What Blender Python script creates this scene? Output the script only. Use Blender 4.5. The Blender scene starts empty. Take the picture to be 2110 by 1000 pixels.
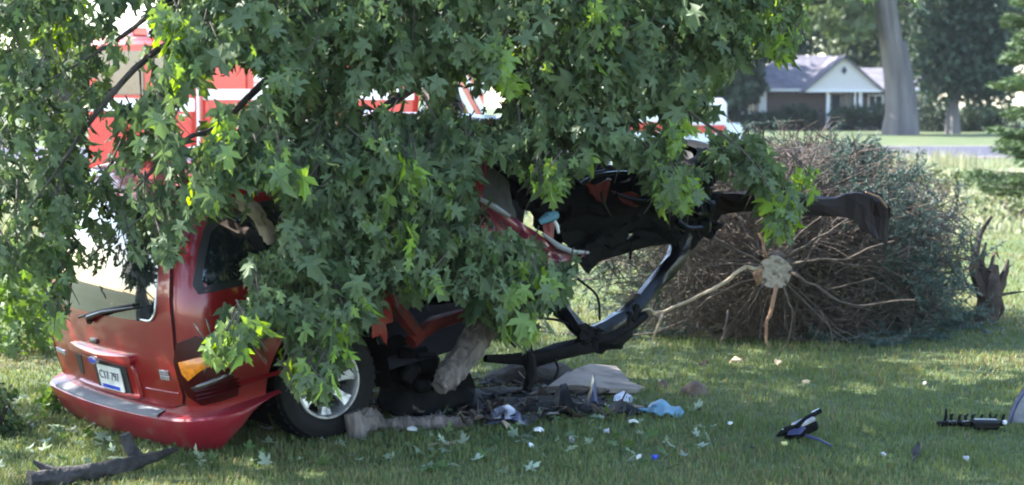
import bpy, math, random
import numpy as np
from mathutils import Vector, Matrix
rng = np.random.default_rng(7)
random.seed(7)
R_ = math.radians
SC = bpy.context.scene
COL = SC.collection

# ------------------------------------------------------------------ camera, sky, sun, exposure
F = 3720.0          # focal length in photo pixels
CZ = 1.95           # camera height
PT = math.atan(297 / F)
cam = bpy.data.cameras.new('camera')
cam.sensor_width = 36.0
cam.lens = 36.0 * F / 2110.0
cam.clip_start = 0.1
cam.clip_end = 1500
cam.dof.use_dof = True
cam.dof.focus_distance = 10.3
cam.dof.aperture_fstop = 3.2
co = bpy.data.objects.new('camera', cam)
COL.objects.link(co)
co.location = (0, 0, CZ)
co.rotation_euler = (R_(90) - PT, 0, 0)
SC.camera = co

SUN_AZ = R_(292)     # compass style, clockwise from +Y (into the picture)
SUN_EL = R_(42)
w = bpy.data.worlds.new('World')
SC.world = w
w.use_nodes = True
nt = w.node_tree
bg = nt.nodes['Background']
sky = nt.nodes.new('ShaderNodeTexSky')
sky.sky_type = 'NISHITA'
sky.sun_disc = False
sky.sun_elevation = SUN_EL
sky.sun_rotation = SUN_AZ
sky.air_density = 1.0
sky.dust_density = 0.6
sky.ozone_density = 1.0
nt.links.new(sky.outputs[0], bg.inputs[0])
bg.inputs[1].default_value = 0.15
sd = bpy.data.lights.new('sun', 'SUN')
sd.energy = 4.5
sd.angle = R_(0.6)
sd.color = (1.0, 0.97, 0.92)
so = bpy.data.objects.new('sun', sd)
COL.objects.link(so)
to_sun = Vector((math.sin(SUN_AZ) * math.cos(SUN_EL), math.cos(SUN_AZ) * math.cos(SUN_EL), math.sin(SUN_EL)))
so.rotation_euler = to_sun.to_track_quat('Z', 'Y').to_euler()
SC.view_settings.view_transform = 'Standard'
SC.view_settings.look = 'None'
SC.view_settings.exposure = 2.42
SC.view_settings.gamma = 1.0
SC.cycles.filter_width = 2.0
SC.cycles.max_bounces = 8
SC.cycles.transparent_max_bounces = 8

# ------------------------------------------------------------------ geometry of the photograph
cp, sp = math.cos(PT), math.sin(PT)
def ray(px, py):
    a = (px - 1055) / F
    b = -(py - 500) / F
    return np.array([a, cp + b * sp, -sp + b * cp])
def P(px, py, Y):
    d = ray(px, py)
    return np.array([0, 0, CZ]) + d * (Y / d[1])
def G(px, py, z=0.0):
    d = ray(px, py)
    return np.array([0, 0, CZ]) + d * ((z - CZ) / d[2])
def proj(p):
    p = np.asarray(p, float)
    z = p[..., 2] - CZ
    zc = p[..., 1] * cp - z * sp
    yc = p[..., 1] * sp + z * cp
    return 1055 + F * p[..., 0] / zc, 500 - F * yc / zc

# ------------------------------------------------------------------ materials
def mat(name, col, rough=0.7, metal=0.0, var=0.25, scale=6.0, bump=0.0, bscale=None, coat=0.0, spec=0.5, col2=None, coords='Object', stretch=None, detail=5.0, dirt=None):
    m = bpy.data.materials.new(name)
    m.use_nodes = True
    t = m.node_tree
    b = t.nodes['Principled BSDF']
    b.inputs['Roughness'].default_value = rough
    b.inputs['Metallic'].default_value = metal
    b.inputs['Coat Weight'].default_value = coat
    b.inputs['Coat Roughness'].default_value = 0.06
    b.inputs['Specular IOR Level'].default_value = spec
    tc = t.nodes.new('ShaderNodeTexCoord')
    src = tc.outputs[coords]
    if stretch:
        mp = t.nodes.new('ShaderNodeMapping')
        mp.inputs['Scale'].default_value = stretch
        t.links.new(src, mp.inputs[0])
        src = mp.outputs[0]
    n = t.nodes.new('ShaderNodeTexNoise')
    n.inputs['Scale'].default_value = scale
    n.inputs['Detail'].default_value = detail
    t.links.new(src, n.inputs['Vector'])
    cr = t.nodes.new('ShaderNodeValToRGB')
    c2 = col2 if col2 else tuple(min(1, c * (1 + var)) for c in col)
    c1 = col if col2 else tuple(c * (1 - var) for c in col)
    cr.color_ramp.elements[0].position = 0.32
    cr.color_ramp.elements[1].position = 0.68
    cr.color_ramp.elements[0].color = (*c1, 1)
    cr.color_ramp.elements[1].color = (*c2, 1)
    t.links.new(n.outputs[0], cr.inputs[0])
    out = cr.outputs[0]
    if dirt:
        n2 = t.nodes.new('ShaderNodeTexNoise')
        n2.inputs['Scale'].default_value = dirt[1]
        n2.inputs['Detail'].default_value = 8
        t.links.new(src, n2.inputs['Vector'])
        r2 = t.nodes.new('ShaderNodeValToRGB')
        r2.color_ramp.elements[0].position = dirt[2]
        r2.color_ramp.elements[1].position = min(1, dirt[2] + .2)
        t.links.new(n2.outputs[0], r2.inputs[0])
        mx = t.nodes.new('ShaderNodeMix')
        mx.data_type = 'RGBA'
        t.links.new(r2.outputs[0], mx.inputs['Factor'])
        t.links.new(out, mx.inputs['A'])
        mx.inputs['B'].default_value = (*dirt[0], 1)
        out = mx.outputs['Result']
        ma = t.nodes.new('ShaderNodeMath')
        ma.operation = 'MULTIPLY_ADD'
        t.links.new(r2.outputs[0], ma.inputs[0])
        ma.inputs[1].default_value = max(0, .75 - rough)
        ma.inputs[2].default_value = rough
        t.links.new(ma.outputs[0], b.inputs['Roughness'])
    t.links.new(out, b.inputs['Base Color'])
    if bump:
        nb = t.nodes.new('ShaderNodeTexNoise')
        nb.inputs['Scale'].default_value = bscale or scale * 4
        nb.inputs['Detail'].default_value = 6
        t.links.new(src, nb.inputs['Vector'])
        bp = t.nodes.new('ShaderNodeBump')
        bp.inputs['Strength'].default_value = bump
        bp.inputs['Distance'].default_value = 0.02
        t.links.new(nb.outputs[0], bp.inputs['Height'])
        t.links.new(bp.outputs[0], b.inputs['Normal'])
    return m

def leafmat(name, trans=0.35, rough=0.45, under=None, spec=0.35):
    m = bpy.data.materials.new(name)
    m.use_nodes = True
    t = m.node_tree
    b = t.nodes['Principled BSDF']
    out = t.nodes['Material Output']
    at = t.nodes.new('ShaderNodeAttribute')
    at.attribute_name = 'Col'
    c = at.outputs['Color']
    if under:
        ge = t.nodes.new('ShaderNodeNewGeometry')
        mx = t.nodes.new('ShaderNodeMix')
        mx.data_type = 'RGBA'
        mu = t.nodes.new('ShaderNodeMath')
        mu.operation = 'MULTIPLY'
        mu.inputs[1].default_value = 0.6
        t.links.new(ge.outputs['Backfacing'], mu.inputs[0])
        t.links.new(mu.outputs[0], mx.inputs['Factor'])
        t.links.new(c, mx.inputs['A'])
        mx.inputs['B'].default_value = (*under, 1)
        c = mx.outputs['Result']
    t.links.new(c, b.inputs['Base Color'])
    b.inputs['Roughness'].default_value = rough
    b.inputs['Specular IOR Level'].default_value = spec
    tr = t.nodes.new('ShaderNodeBsdfTranslucent')
    hs = t.nodes.new('ShaderNodeHueSaturation')
    hs.inputs['Value'].default_value = 1.7
    hs.inputs['Saturation'].default_value = 1.25
    hs.inputs['Hue'].default_value = 0.485
    t.links.new(at.outputs['Color'], hs.inputs['Color'])
    t.links.new(hs.outputs[0], tr.inputs['Color'])
    ms = t.nodes.new('ShaderNodeMixShader')
    ms.inputs[0].default_value = trans
    t.links.new(b.outputs[0], ms.inputs[1])
    t.links.new(tr.outputs[0], ms.inputs[2])
    t.links.new(ms.outputs[0], out.inputs['Surface'])
    return m

def glassmat(name, col=(0.012, 0.015, 0.018), rough=0.03):
    return mat(name, col, rough=rough, var=.3, scale=3, spec=0.8, coat=0.6, dirt=((0.09, .09, .085), 9, .62))

M = {}
M['paint'] = mat('red_car_paint', (0.225, 0.008, 0.010), rough=0.28, metal=0.15, var=.08, scale=3, coat=0.6, bump=.02, bscale=9, dirt=((.17, .022, .020), 5, .66))
M['paint_shaded'] = mat('red_paint_shaded_purple', (0.15, 0.010, 0.035), rough=0.3, metal=0.25, var=.2, scale=4, coat=0.7, dirt=((.05, .03, .03), 7, .55))  # red body paint with its shade and sky reflection mixed into the purple
M['shaded_red'] = mat('shade_darkened_red_plastic', (0.008, 0.0035, 0.0045), rough=0.6, var=.4, scale=5, coat=.0, spec=.12, dirt=((.012, .01, .01), 6, .5))  # shaded underside of the red bumper, its darkness put into the colour
M['bumper'] = mat('red_bumper_plastic', (0.22, 0.011, 0.022), rough=0.38, var=.1, scale=5, coat=0.4, dirt=((.17, .05, .04), 8, .58))
M['primer'] = mat('torn_red_brown_steel', (0.15, 0.018, 0.012), rough=0.5, metal=.2, var=.4, scale=9, dirt=((.06, .03, .02), 11, .5))
M['black'] = mat('black_sooty_metal', (0.005, 0.005, 0.0055), spec=.10, rough=0.65, var=.5, scale=12, bump=.3, bscale=30, dirt=((.012, .010, .009), 9, .6))
M['blackgloss'] = mat('oily_black_steel', (0.007, 0.007, 0.009), rough=0.26, metal=.35, var=.4, scale=9, bump=.12, bscale=20)
M['rubber'] = mat('tyre_rubber', (0.007, 0.007, 0.0075), rough=0.65, spec=.2, var=.3, scale=20, bump=.2, dirt=((.022, .02, .018), 14, .62))
M['rim'] = mat('silver_wheel_metal', (0.48, 0.48, 0.50), rough=0.35, metal=.75, var=.15, scale=12, dirt=((.16, .15, .14), 20, .52))
M['glass'] = glassmat('dark_car_glass')
M['frit'] = mat('black_rubber_trim', (0.014, 0.014, 0.015), rough=0.45, var=.2)
M['silverline'] = mat('bright_trim', (0.50, 0.51, 0.53), rough=0.3, metal=.6, var=.1)
M['graypad'] = mat('grey_step_pad_plastic', (0.19, 0.19, 0.20), rough=0.85, var=.10, scale=40, bump=.08, bscale=160, spec=.2, dirt=((.17, .15, .13), 6, .6))
M['taillens'] = mat('dark_red_lens', (0.040, 0.002, 0.003), rough=0.3, var=.2, scale=30, coat=.0, spec=.25)
M['amber'] = mat('amber_lens', (0.80, 0.22, 0.01), rough=0.3, var=.3, scale=40, coat=.8)
M['smoke'] = mat('smoked_clear_lens', (0.05, 0.03, 0.03), rough=0.25, var=.2, scale=30, coat=.9)
M['plate'] = mat('plate_white', (0.60, 0.60, 0.58), rough=0.4, var=.08, dirt=((.35, .34, .3), 20, .6))
M['blue'] = mat('blue_enamel', (0.035, 0.06, 0.42), rough=0.3, var=.1)
M['ink'] = mat('dark_ink', (0.04, 0.05, 0.08), rough=0.5, var=.1)
M['interior'] = mat('charcoal_cabin_trim', (0.022, 0.021, 0.022), rough=0.85, var=.3, scale=8)
M['seat'] = mat('grey_seat_cloth', (0.07, 0.068, 0.07), rough=0.9, var=.25, scale=14, bump=.3)
M['airbag'] = mat('limp_pale_airbag_cloth', (0.45, 0.36, 0.30), rough=0.85, var=.2, scale=8, bump=.4)
M['silver'] = mat('scuffed_aluminium', (0.42, 0.42, 0.45), rough=0.38, metal=.7, var=.3, scale=14, dirt=((.1, .1, .1), 14, .58))
M['bark'] = mat('maple_bark', (0.065, 0.052, 0.042), rough=0.9, var=.45, scale=7, bump=.8, bscale=26, stretch=(1, 1, .3))
M['darkbark'] = mat('wet_dark_bark', (0.030, 0.026, 0.026), rough=0.8, var=.6, scale=16, bump=1.0, bscale=34)
M['graybark'] = mat('grey_tree_bark', (0.115, 0.105, 0.105), rough=0.9, var=.3, scale=1.6, bump=.9, bscale=6, stretch=(1, 1, .22))
M['peeled'] = mat('peeled_grey_wood', (0.15, 0.125, 0.115), rough=0.85, var=.55, scale=9, bump=1.0, bscale=22, stretch=(3, 3, .6), dirt=((.07, .05, .04), 7, .6))
M['freshwood'] = mat('fresh_cut_wood', (0.55, 0.40, 0.24), rough=0.8, var=.25, scale=11, bump=.4, dirt=((.25, .15, .09), 12, .58))
M['cutend'] = mat('weathered_cut_end', (0.52, 0.45, 0.38), rough=0.85, var=.35, scale=16, bump=.8, bscale=40, dirt=((.10, .075, .055), 16, .5))
M['spbranch'] = mat('spruce_branch_bark', (0.085, 0.063, 0.047), rough=0.85, var=.35, scale=20, bump=.4)
M['palebranch'] = mat('pale_stripped_branch', (0.40, 0.31, 0.20), rough=0.8, var=.3, scale=16, bump=.3)
M['rust'] = mat('rusty_brown_branch', (0.30, 0.17, 0.10), rough=0.85, var=.3, scale=16, bump=.3)
M['stumpwood'] = mat('dark_torn_root_wood', (0.055, 0.038, 0.030), rough=0.9, var=.5, scale=8, bump=.9, bscale=25)
M['dirt'] = mat('loose_dark_soil', (0.030, 0.024, 0.019), rough=0.95, var=.5, scale=5, bump=1.0, bscale=22)
M['clod'] = mat('brown_soil_clod', (0.11, 0.080, 0.060), rough=0.95, var=.4, scale=9, bump=1.0, bscale=26)
M['board'] = mat('soil_smeared_beige_board', (0.24, 0.20, 0.165), rough=0.9, var=.15, scale=4, bump=.2, dirt=((.07, .05, .04), 3.6, .50))
M['bluecloth'] = mat('pale_blue_plastic', (0.10, 0.24, 0.33), rough=0.45, var=.2, scale=9)
M['white'] = mat('white_plastic', (0.72, 0.72, 0.74), rough=0.4, var=.1, scale=20)
M['bluegray'] = mat('blue_black_plastic', (0.05, 0.055, 0.12), rough=0.3, var=.3, scale=10)
M['leaf'] = leafmat('maple_leaf', .30, .5, under=(.165, .215, .115), spec=.2)
M['foliage'] = leafmat('tree_foliage', .25, .6)
M['needles'] = leafmat('spruce_needles', .12, .6)
M['grassblade'] = leafmat('grass_blades', .3, .6)
M['red_truck'] = mat('fire_engine_red', (0.55, 0.016, 0.018), rough=0.3, var=.06, scale=2, coat=.5)
M['truck_white'] = mat('white_vehicle_paint', (0.74, 0.75, 0.78), rough=0.35, var=.04, scale=2, coat=.4)
M['truck_glass'] = glassmat('vehicle_glass', (.03, .035, .05))
M['chrome'] = mat('polished_tread_plate', (0.5, 0.51, 0.54), rough=0.28, metal=.8, var=.15, scale=20)
M['lightred'] = mat('red_lamp_lens', (0.6, 0.02, 0.02), rough=.15, coat=.6)
M['brick'] = None
M['shingle'] = mat('grey_shingles', (0.13, 0.12, 0.14), rough=0.9, var=.3, scale=2.5, bump=.5, bscale=9)
M['siding'] = mat('pale_gable_siding', (0.66, 0.64, 0.66), rough=0.6, var=.05)
M['housewhite'] = mat('white_house_trim', (0.78, 0.78, 0.80), rough=0.5, var=.04)
M['warmpane'] = mat('house_window_glass', (0.05, 0.05, 0.055), rough=0.05, var=.2, coat=.8)
M['curtain'] = mat('tan_curtain', (0.42, 0.30, 0.22), rough=0.9, var=.2)
M['asphalt'] = mat('worn_asphalt', (0.065, 0.065, 0.088), spec=.12, rough=0.9, var=.12, scale=1.5, bump=.2, coords='Object')
M['paintwhite'] = mat('road_paint', (0.6, 0.6, 0.58), rough=0.7, var=.1)

def brickmat():
    m = mat('brown_brick', (0.13, 0.07, 0.055), rough=0.9, var=.2)
    t = m.node_tree
    b = t.nodes['Principled BSDF']
    br = t.nodes.new('ShaderNodeTexBrick')
    br.inputs['Color1'].default_value = (.115, .078, .070, 1)
    br.inputs['Color2'].default_value = (.085, .062, .060, 1)
    br.inputs['Mortar'].default_value = (.22, .20, .18, 1)
    br.inputs['Scale'].default_value = 4.4
    br.inputs['Mortar Size'].default_value = .012
    tc = t.nodes.new('ShaderNodeTexCoord')
    mp = t.nodes.new('ShaderNodeMapping')
    mp.inputs['Rotation'].default_value = (R_(90), 0, 0)
    t.links.new(tc.outputs['Object'], mp.inputs[0])
    t.links.new(mp.outputs[0], br.inputs['Vector'])
    t.links.new(br.outputs[0], b.inputs['Base Color'])
    return m
M['brick'] = brickmat()

def groundmat():
    m = mat('lawn_ground', (0.030, 0.052, 0.014), rough=0.95, var=.3, scale=.6, bump=.6, bscale=40)
    t = m.node_tree
    b = t.nodes['Principled BSDF']
    tc = t.nodes.new('ShaderNodeTexCoord')
    def noise(s, d=6):
        n = t.nodes.new('ShaderNodeTexNoise')
        n.inputs['Scale'].default_value = s
        n.inputs['Detail'].default_value = d
        t.links.new(tc.outputs['Object'], n.inputs['Vector'])
        return n
    def ramp(n, stops):
        r = t.nodes.new('ShaderNodeValToRGB')
        e = r.color_ramp.elements
        e[0].position, e[0].color = stops[0][0], (*stops[0][1], 1)
        e[1].position, e[1].color = stops[-1][0], (*stops[-1][1], 1)
        for p, c in stops[1:-1]:
            k = e.new(p)
            k.color = (*c, 1)
        t.links.new(n.outputs[0], r.inputs[0])
        return r
    a = ramp(noise(.5), [(.3, (.048, .075, .020)), (.5, (.065, .095, .026)), (.72, (.125, .12, .055))])
    f = ramp(noise(9), [(.3, (.55, .55, .55)), (.7, (1.25, 1.25, 1.25))])
    mx = t.nodes.new('ShaderNodeMix')
    mx.data_type = 'RGBA'
    mx.blend_type = 'MULTIPLY'
    mx.inputs['Factor'].default_value = 1
    t.links.new(a.outputs[0], mx.inputs['A'])
    t.links.new(f.outputs[0], mx.inputs['B'])
    t.links.new(mx.outputs['Result'], b.inputs['Base Color'])
    return m
M['ground'] = groundmat()

# ------------------------------------------------------------------ mesh helpers
class MB:
    def __init__(s):
        s.v = []
        s.f = []
        s.n = 0
    def add(s, v, f):
        v = np.asarray(v, float).reshape(-1, 3)
        s.v.append(v)
        o = s.n
        s.f.extend([tuple(int(i) + o for i in q) for q in f])
        s.n += len(v)
        return s
    def grid(s, g, close_u=False, close_v=False, keep=None):
        g = np.asarray(g, float)
        nu, nv = g.shape[:2]
        f = []
        for i in range(nu if close_u else nu - 1):
            for j in range(nv if close_v else nv - 1):
                if keep is not None and not keep[i, j]:
                    continue
                a, b_ = i, (i + 1) % nu
                c, d = j, (j + 1) % nv
                f.append((a * nv + c, b_ * nv + c, b_ * nv + d, a * nv + d))
        return s.add(g.reshape(-1, 3), f)
    def box(s, c, size, mtx=None, bev=0.0):
        sx, sy, sz = [k / 2 for k in size]
        if bev > 0:
            b = min(bev, sx * .49, sy * .49, sz * .49)
            v = []
            f = []
            # chamfered box from 24 verts
            idx = {}
            for ix in (-1, 1):
                for iy in (-1, 1):
                    for iz in (-1, 1):
                        for ax in range(3):
                            p = [ix * (sx - b), iy * (sy - b), iz * (sz - b)]
                            p[ax] = (ix * sx, iy * sy, iz * sz)[ax]
                            idx[(ix, iy, iz, ax)] = len(v)
                            v.append(p)
            def q(*ks):
                f.append(tuple(idx[k] for k in ks))
            for sg in (-1, 1):
                q((sg, -1, -1, 0), (sg, 1, -1, 0), (sg, 1, 1, 0), (sg, -1, 1, 0))
                q((-1, sg, -1, 1), (1, sg, -1, 1), (1, sg, 1, 1), (-1, sg, 1, 1))
                q((-1, -1, sg, 2), (1, -1, sg, 2), (1, 1, sg, 2), (-1, 1, sg, 2))
            for a in (-1, 1):
                for c_ in (-1, 1):
                    q((a, c_, -1, 0), (a, c_, 1, 0), (a, c_, 1, 1), (a, c_, -1, 1))
                    q((a, -1, c_, 0), (a, 1, c_, 0), (a, 1, c_, 2), (a, -1, c_, 2))
                    q((-1, a, c_, 1), (1, a, c_, 1), (1, a, c_, 2), (-1, a, c_, 2))
            for ix in (-1, 1):
                for iy in (-1, 1):
                    for iz in (-1, 1):
                        q((ix, iy, iz, 0), (ix, iy, iz, 1), (ix, iy, iz, 2))
        else:
            v = [(-sx, -sy, -sz), (sx, -sy, -sz), (sx, sy, -sz), (-sx, sy, -sz), (-sx, -sy, sz), (sx, -sy, sz), (sx, sy, sz), (-sx, sy, sz)]
            f = [(0, 3, 2, 1), (4, 5, 6, 7), (0, 1, 5, 4), (1, 2, 6, 5), (2, 3, 7, 6), (3, 0, 4, 7)]
        v = np.array(v, float)
        if mtx is not None:
            v = v @ np.asarray(mtx, float)[:3, :3].T
        return s.add(v + np.asarray(c, float), f)
    def tube(s, pts, rad, n=8, cap=True, noise=0.0, smooth=0, flute=0.0):
        pts = np.asarray(pts, float)
        if np.isscalar(rad):
            rad = [rad] * len(pts)
        rad = np.asarray(rad, float)
        if smooth:
            pts, rad = spline(pts, rad, smooth)
        m = len(pts)
        tg = np.gradient(pts, axis=0)
        tg /= np.linalg.norm(tg, axis=1)[:, None] + 1e-9
        ref = np.array([0, 0, 1.0]) if abs(tg[0][2]) < .9 else np.array([1.0, 0, 0])
        u = np.cross(tg[0], ref)
        u /= np.linalg.norm(u)
        rings = []
        fl = 1 + rng.normal(0, flute, n) if flute else 1.0
        for i in range(m):
            u = u - tg[i] * u.dot(tg[i])
            u /= np.linalg.norm(u) + 1e-9
            vv = np.cross(tg[i], u)
            a = np.linspace(0, 2 * math.pi, n, endpoint=False)
            r = rad[i] * fl * (1 + (rng.normal(0, noise, n) if noise else 0))
            rings.append(pts[i] + (np.cos(a) * r)[:, None] * u + (np.sin(a) * r)[:, None] * vv)
        s.grid(np.array(rings), close_v=True)
        if cap:
            o = s.n - m * n
            s.f.append(tuple(o + k for k in range(n)))
            s.f.append(tuple(o + (m - 1) * n + k for k in reversed(range(n))))
        return s
    def poly_prism(s, pts, thick):
        """pts: 3D outline, thick: vector"""
        a = np.asarray(pts, float)
        n = len(a)
        v = np.vstack([a, a + np.asarray(thick, float)])
        f = [tuple(range(n)), tuple(reversed(range(n, 2 * n)))] + [(i, i + n, (i + 1) % n + n, (i + 1) % n) for i in range(n)]
        return s.add(v, f)
    def lathe(s, prof, c, mtx, n=40, closed=False):
        """prof: (r, z) list; mtx columns X,Y,Z"""
        a = np.linspace(0, 2 * math.pi, n, endpoint=False)
        g = np.zeros((n, len(prof), 3))
        for j, (r, z) in enumerate(prof):
            g[:, j] = np.stack([np.cos(a) * r, np.sin(a) * r, np.full(n, z)], 1)
        g = g @ np.asarray(mtx, float).T + np.asarray(c, float)
        return s.grid(g, close_u=True, close_v=closed)
    def build(s, name, m, parent=None, smooth=True, loc=None, angle=40):
        v = np.vstack(s.v) if s.v else np.zeros((0, 3))
        o = None
        if loc is not None:
            org = np.asarray(loc, float)
        elif parent is not None:
            org = world_loc(parent)
        else:
            org = np.array([v[:, 0].mean(), v[:, 1].mean(), v[:, 2].min()])
        me = bpy.data.meshes.new(name)
        me.from_pydata((v - org).tolist(), [], s.f)
        me.materials.append(m)
        if smooth:
            me.polygons.foreach_set('use_smooth', [True] * len(me.polygons))
            me.set_sharp_from_angle(angle=R_(angle))
        me.update()
        o = bpy.data.objects.new(name, me)
        COL.objects.link(o)
        if parent is not None:
            o.parent = parent
            if loc is not None:
                o.location = org - world_loc(parent)
        else:
            o.location = org
        return o

def world_loc(o):
    p = np.zeros(3)
    while o is not None:
        p += np.array(o.location)
        o = o.parent
    return p

def spline(pts, rad, k):
    pts = np.asarray(pts, float)
    m = len(pts)
    P_ = np.vstack([2 * pts[0] - pts[1], pts, 2 * pts[-1] - pts[-2]])
    out, ro = [], []
    for i in range(m - 1):
        p0, p1, p2, p3 = P_[i:i + 4]
        for q in range(k):
            t = q / k
            out.append(.5 * (2 * p1 + (p2 - p0) * t + (2 * p0 - 5 * p1 + 4 * p2 - p3) * t * t + (3 * p1 - p0 - 3 * p2 + p3) * t ** 3))
            ro.append(rad[i] * (1 - t) + rad[i + 1] * t)
    out.append(pts[-1])
    ro.append(rad[-1])
    return np.array(out), np.array(ro)

def build_np(name, v, tris, cols, m, parent=None, loc=(0, 0, 0)):
    """fast triangle mesh with per-vertex colour"""
    v = np.asarray(v, np.float32).reshape(-1, 3) - np.asarray(loc, np.float32)
    tris = np.asarray(tris, np.int32).reshape(-1, 3)
    me = bpy.data.meshes.new(name)
    me.vertices.add(len(v))
    me.vertices.foreach_set('co', v.ravel())
    me.loops.add(tris.size)
    me.loops.foreach_set('vertex_index', tris.ravel())
    me.polygons.add(len(tris))
    me.polygons.foreach_set('loop_start', np.arange(0, tris.size, 3, dtype=np.int32))
    me.polygons.foreach_set('loop_total', np.full(len(tris), 3, dtype=np.int32))
    me.update(calc_edges=True)
    if cols is not None:
        ca = me.color_attributes.new('Col', 'FLOAT_COLOR', 'POINT')
        c4 = np.ones((len(v), 4), np.float32)
        c4[:, :3] = cols
        ca.data.foreach_set('color', c4.ravel())
    me.materials.append(m)
    o = bpy.data.objects.new(name, me)
    COL.objects.link(o)
    if parent is not None:
        o.parent = parent
        o.location = np.asarray(loc, float) - world_loc(parent)
    else:
        o.location = loc
    return o

def thing(name, label, cat, loc, group=None):
    o = bpy.data.objects.new(name, None)
    o.empty_display_size = .2
    COL.objects.link(o)
    o.location = loc
    o['label'] = label
    o['category'] = cat
    if group:
        o['group'] = group
    return o
def tag(o, label, cat, group=None):
    o['label'] = label
    o['category'] = cat
    if group:
        o['group'] = group
    return o
def kind(o, k):
    o['kind'] = k
    return o
def I3():
    return np.eye(3)
def rotz(a):
    c, s_ = math.cos(a), math.sin(a)
    return np.array([[c, -s_, 0], [s_, c, 0], [0, 0, 1.0]])
def rotx(a):
    c, s_ = math.cos(a), math.sin(a)
    return np.array([[1.0, 0, 0], [0, c, -s_], [0, s_, c]])
def roty(a):
    c, s_ = math.cos(a), math.sin(a)
    return np.array([[c, 0, s_], [0, 1.0, 0], [-s_, 0, c]])

def rand_rots(n):
    q = rng.normal(size=(n, 4))
    q /= np.linalg.norm(q, axis=1)[:, None]
    a, b, c, d = q.T
    return np.stack([np.stack([1 - 2 * (c * c + d * d), 2 * (b * c - a * d), 2 * (b * d + a * c)], 1),
                     np.stack([2 * (b * c + a * d), 1 - 2 * (b * b + d * d), 2 * (c * d - a * b)], 1),
                     np.stack([2 * (b * d - a * c), 2 * (c * d + a * b), 1 - 2 * (b * b + c * c)], 1)], 1)
def scatter(tv, tt, pos, rots, scl):
    """copies of a template (tv verts, tt tris) -> verts, tris"""
    n = len(pos)
    k = len(tv)
    v = np.einsum('nij,kj->nki', rots, tv) * np.asarray(scl).reshape(-1, 1, 1) + pos[:, None, :]
    t = tt[None] + (np.arange(n) * k)[:, None, None]
    return v.reshape(-1, 3), t.reshape(-1, 3)

# ------------------------------------------------------------------ ground, road, sky is the world
gx = np.linspace(-220, 220, 45)
gy = np.linspace(-60, 380, 45)
g = np.array([[(x, y, 0) for y in gy] for x in gx])
ground = MB().grid(g).build('ground', M['ground'], loc=(0, 0, 0))
kind(ground, 'structure')
rd = np.array([[(x, y + .06 * (x - 16), .05) for y in (59, 65.5, 72)] for x in np.linspace(-150, 150, 31)])
road = MB().grid(rd).build('road', M['asphalt'], loc=(0, 0, 0))
kind(road, 'structure')
kb = MB()
for y0 in (58.9, 72.1):
    kb.grid(np.array([[(x, y0 + .06 * (x - 16) + dy, z) for dy, z in ((-.35, 0), (-.3, .06), (.3, .06), (.35, 0))] for x in np.linspace(-150, 150, 31)]))
kind(kb.build('road_edge', M['board'], loc=(0, 0, 0)), 'structure')

# ------------------------------------------------------------------ grass (one uncountable mass)
def grass(name, pos, h, wdt, cols, lean=.5):
    n = len(pos)
    az = rng.uniform(0, 2 * math.pi, n)
    d = np.stack([np.cos(az), np.sin(az), np.zeros(n)], 1)
    s_ = np.stack([-np.sin(az), np.cos(az), np.zeros(n)], 1)
    ln = (rng.uniform(0, lean, n) * h)[:, None]
    up = np.array([0, 0, 1.0])
    hw = (wdt / 2)[:, None]
    v = np.stack([pos - s_ * hw, pos + s_ * hw,
                  pos + d * ln * .35 + up * (h * .6)[:, None] - s_ * hw * .8, pos + d * ln * .35 + up * (h * .6)[:, None] + s_ * hw * .8,
                  pos + d * ln + up * (h * .95)[:, None]], 1)
    t = np.array([[0, 1, 3], [0, 3, 2], [2, 3, 4]])[None] + (np.arange(n) * 5)[:, None, None]
    c = np.repeat(cols, 5, 0).reshape(n, 5, 3)
    o = build_np(name, v.reshape(-1, 3), t.reshape(-1, 3), c.reshape(-1, 3), M['grassblade'])
    return kind(o, 'stuff')
def lattice_noise(x, y, s, seed):
    r = np.random.default_rng(seed)
    T = r.random((64, 64))
    u, v = x / s, y / s
    i, j = np.floor(u).astype(int), np.floor(v).astype(int)
    fu, fv = u - i, v - j
    fu, fv = fu * fu * (3 - 2 * fu), fv * fv * (3 - 2 * fv)
    g_ = lambda a, b: T[a % 64, b % 64]
    return (g_(i, j) * (1 - fu) + g_(i + 1, j) * fu) * (1 - fv) + (g_(i, j + 1) * (1 - fu) + g_(i + 1, j + 1) * fu) * fv
def grass_cols(pos):
    n = len(pos)
    a = lattice_noise(pos[:, 0], pos[:, 1], .7, 1) * .6 + lattice_noise(pos[:, 0], pos[:, 1], .22, 2) * .4
    c = np.array([.085, .118, .036]) * (1 - a)[:, None] + np.array([.175, .208, .082]) * a[:, None]
    dry = (rng.random(n) < .07 + .42 * np.clip(lattice_noise(pos[:, 0], pos[:, 1], 1.1, 3) - .45, 0, 1) * 2)
    c[dry] = np.array([.23, .19, .09]) * rng.uniform(.6, 1.1, (dry.sum(), 1))
    return c * rng.uniform(.7, 1.3, (n, 1))
N = 170000
yy = 1 / (1 / 8.7 + rng.random(N) * (1 / 26 - 1 / 8.7))
xx = (rng.random(N) - .5) * 2 * (yy * .29 + .7)
pos = np.stack([xx, yy, np.zeros(N)], 1)
hh = (.018 + .030 * lattice_noise(xx, yy, .35, 5)) * rng.uniform(.6, 1.35, N) * (1 + (yy - 9) * .02)
grass('grass', pos, hh, rng.uniform(.0035, .007, N) * (1 + (yy - 9) * .09), grass_cols(pos), .9)
N = 42000
yy = 26 + 33 * rng.random(N) ** 1.3
xx = (rng.random(N) - .5) * 2 * (yy * .30 + 1)
pos = np.stack([xx, yy, np.zeros(N)], 1)
c = grass_cols(pos)
pale = lattice_noise(xx, yy, 3.0, 9)[:, None]
c = c * (1 - .75 * pale) + np.array([.46, .44, .32]) * .75 * pale
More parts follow.
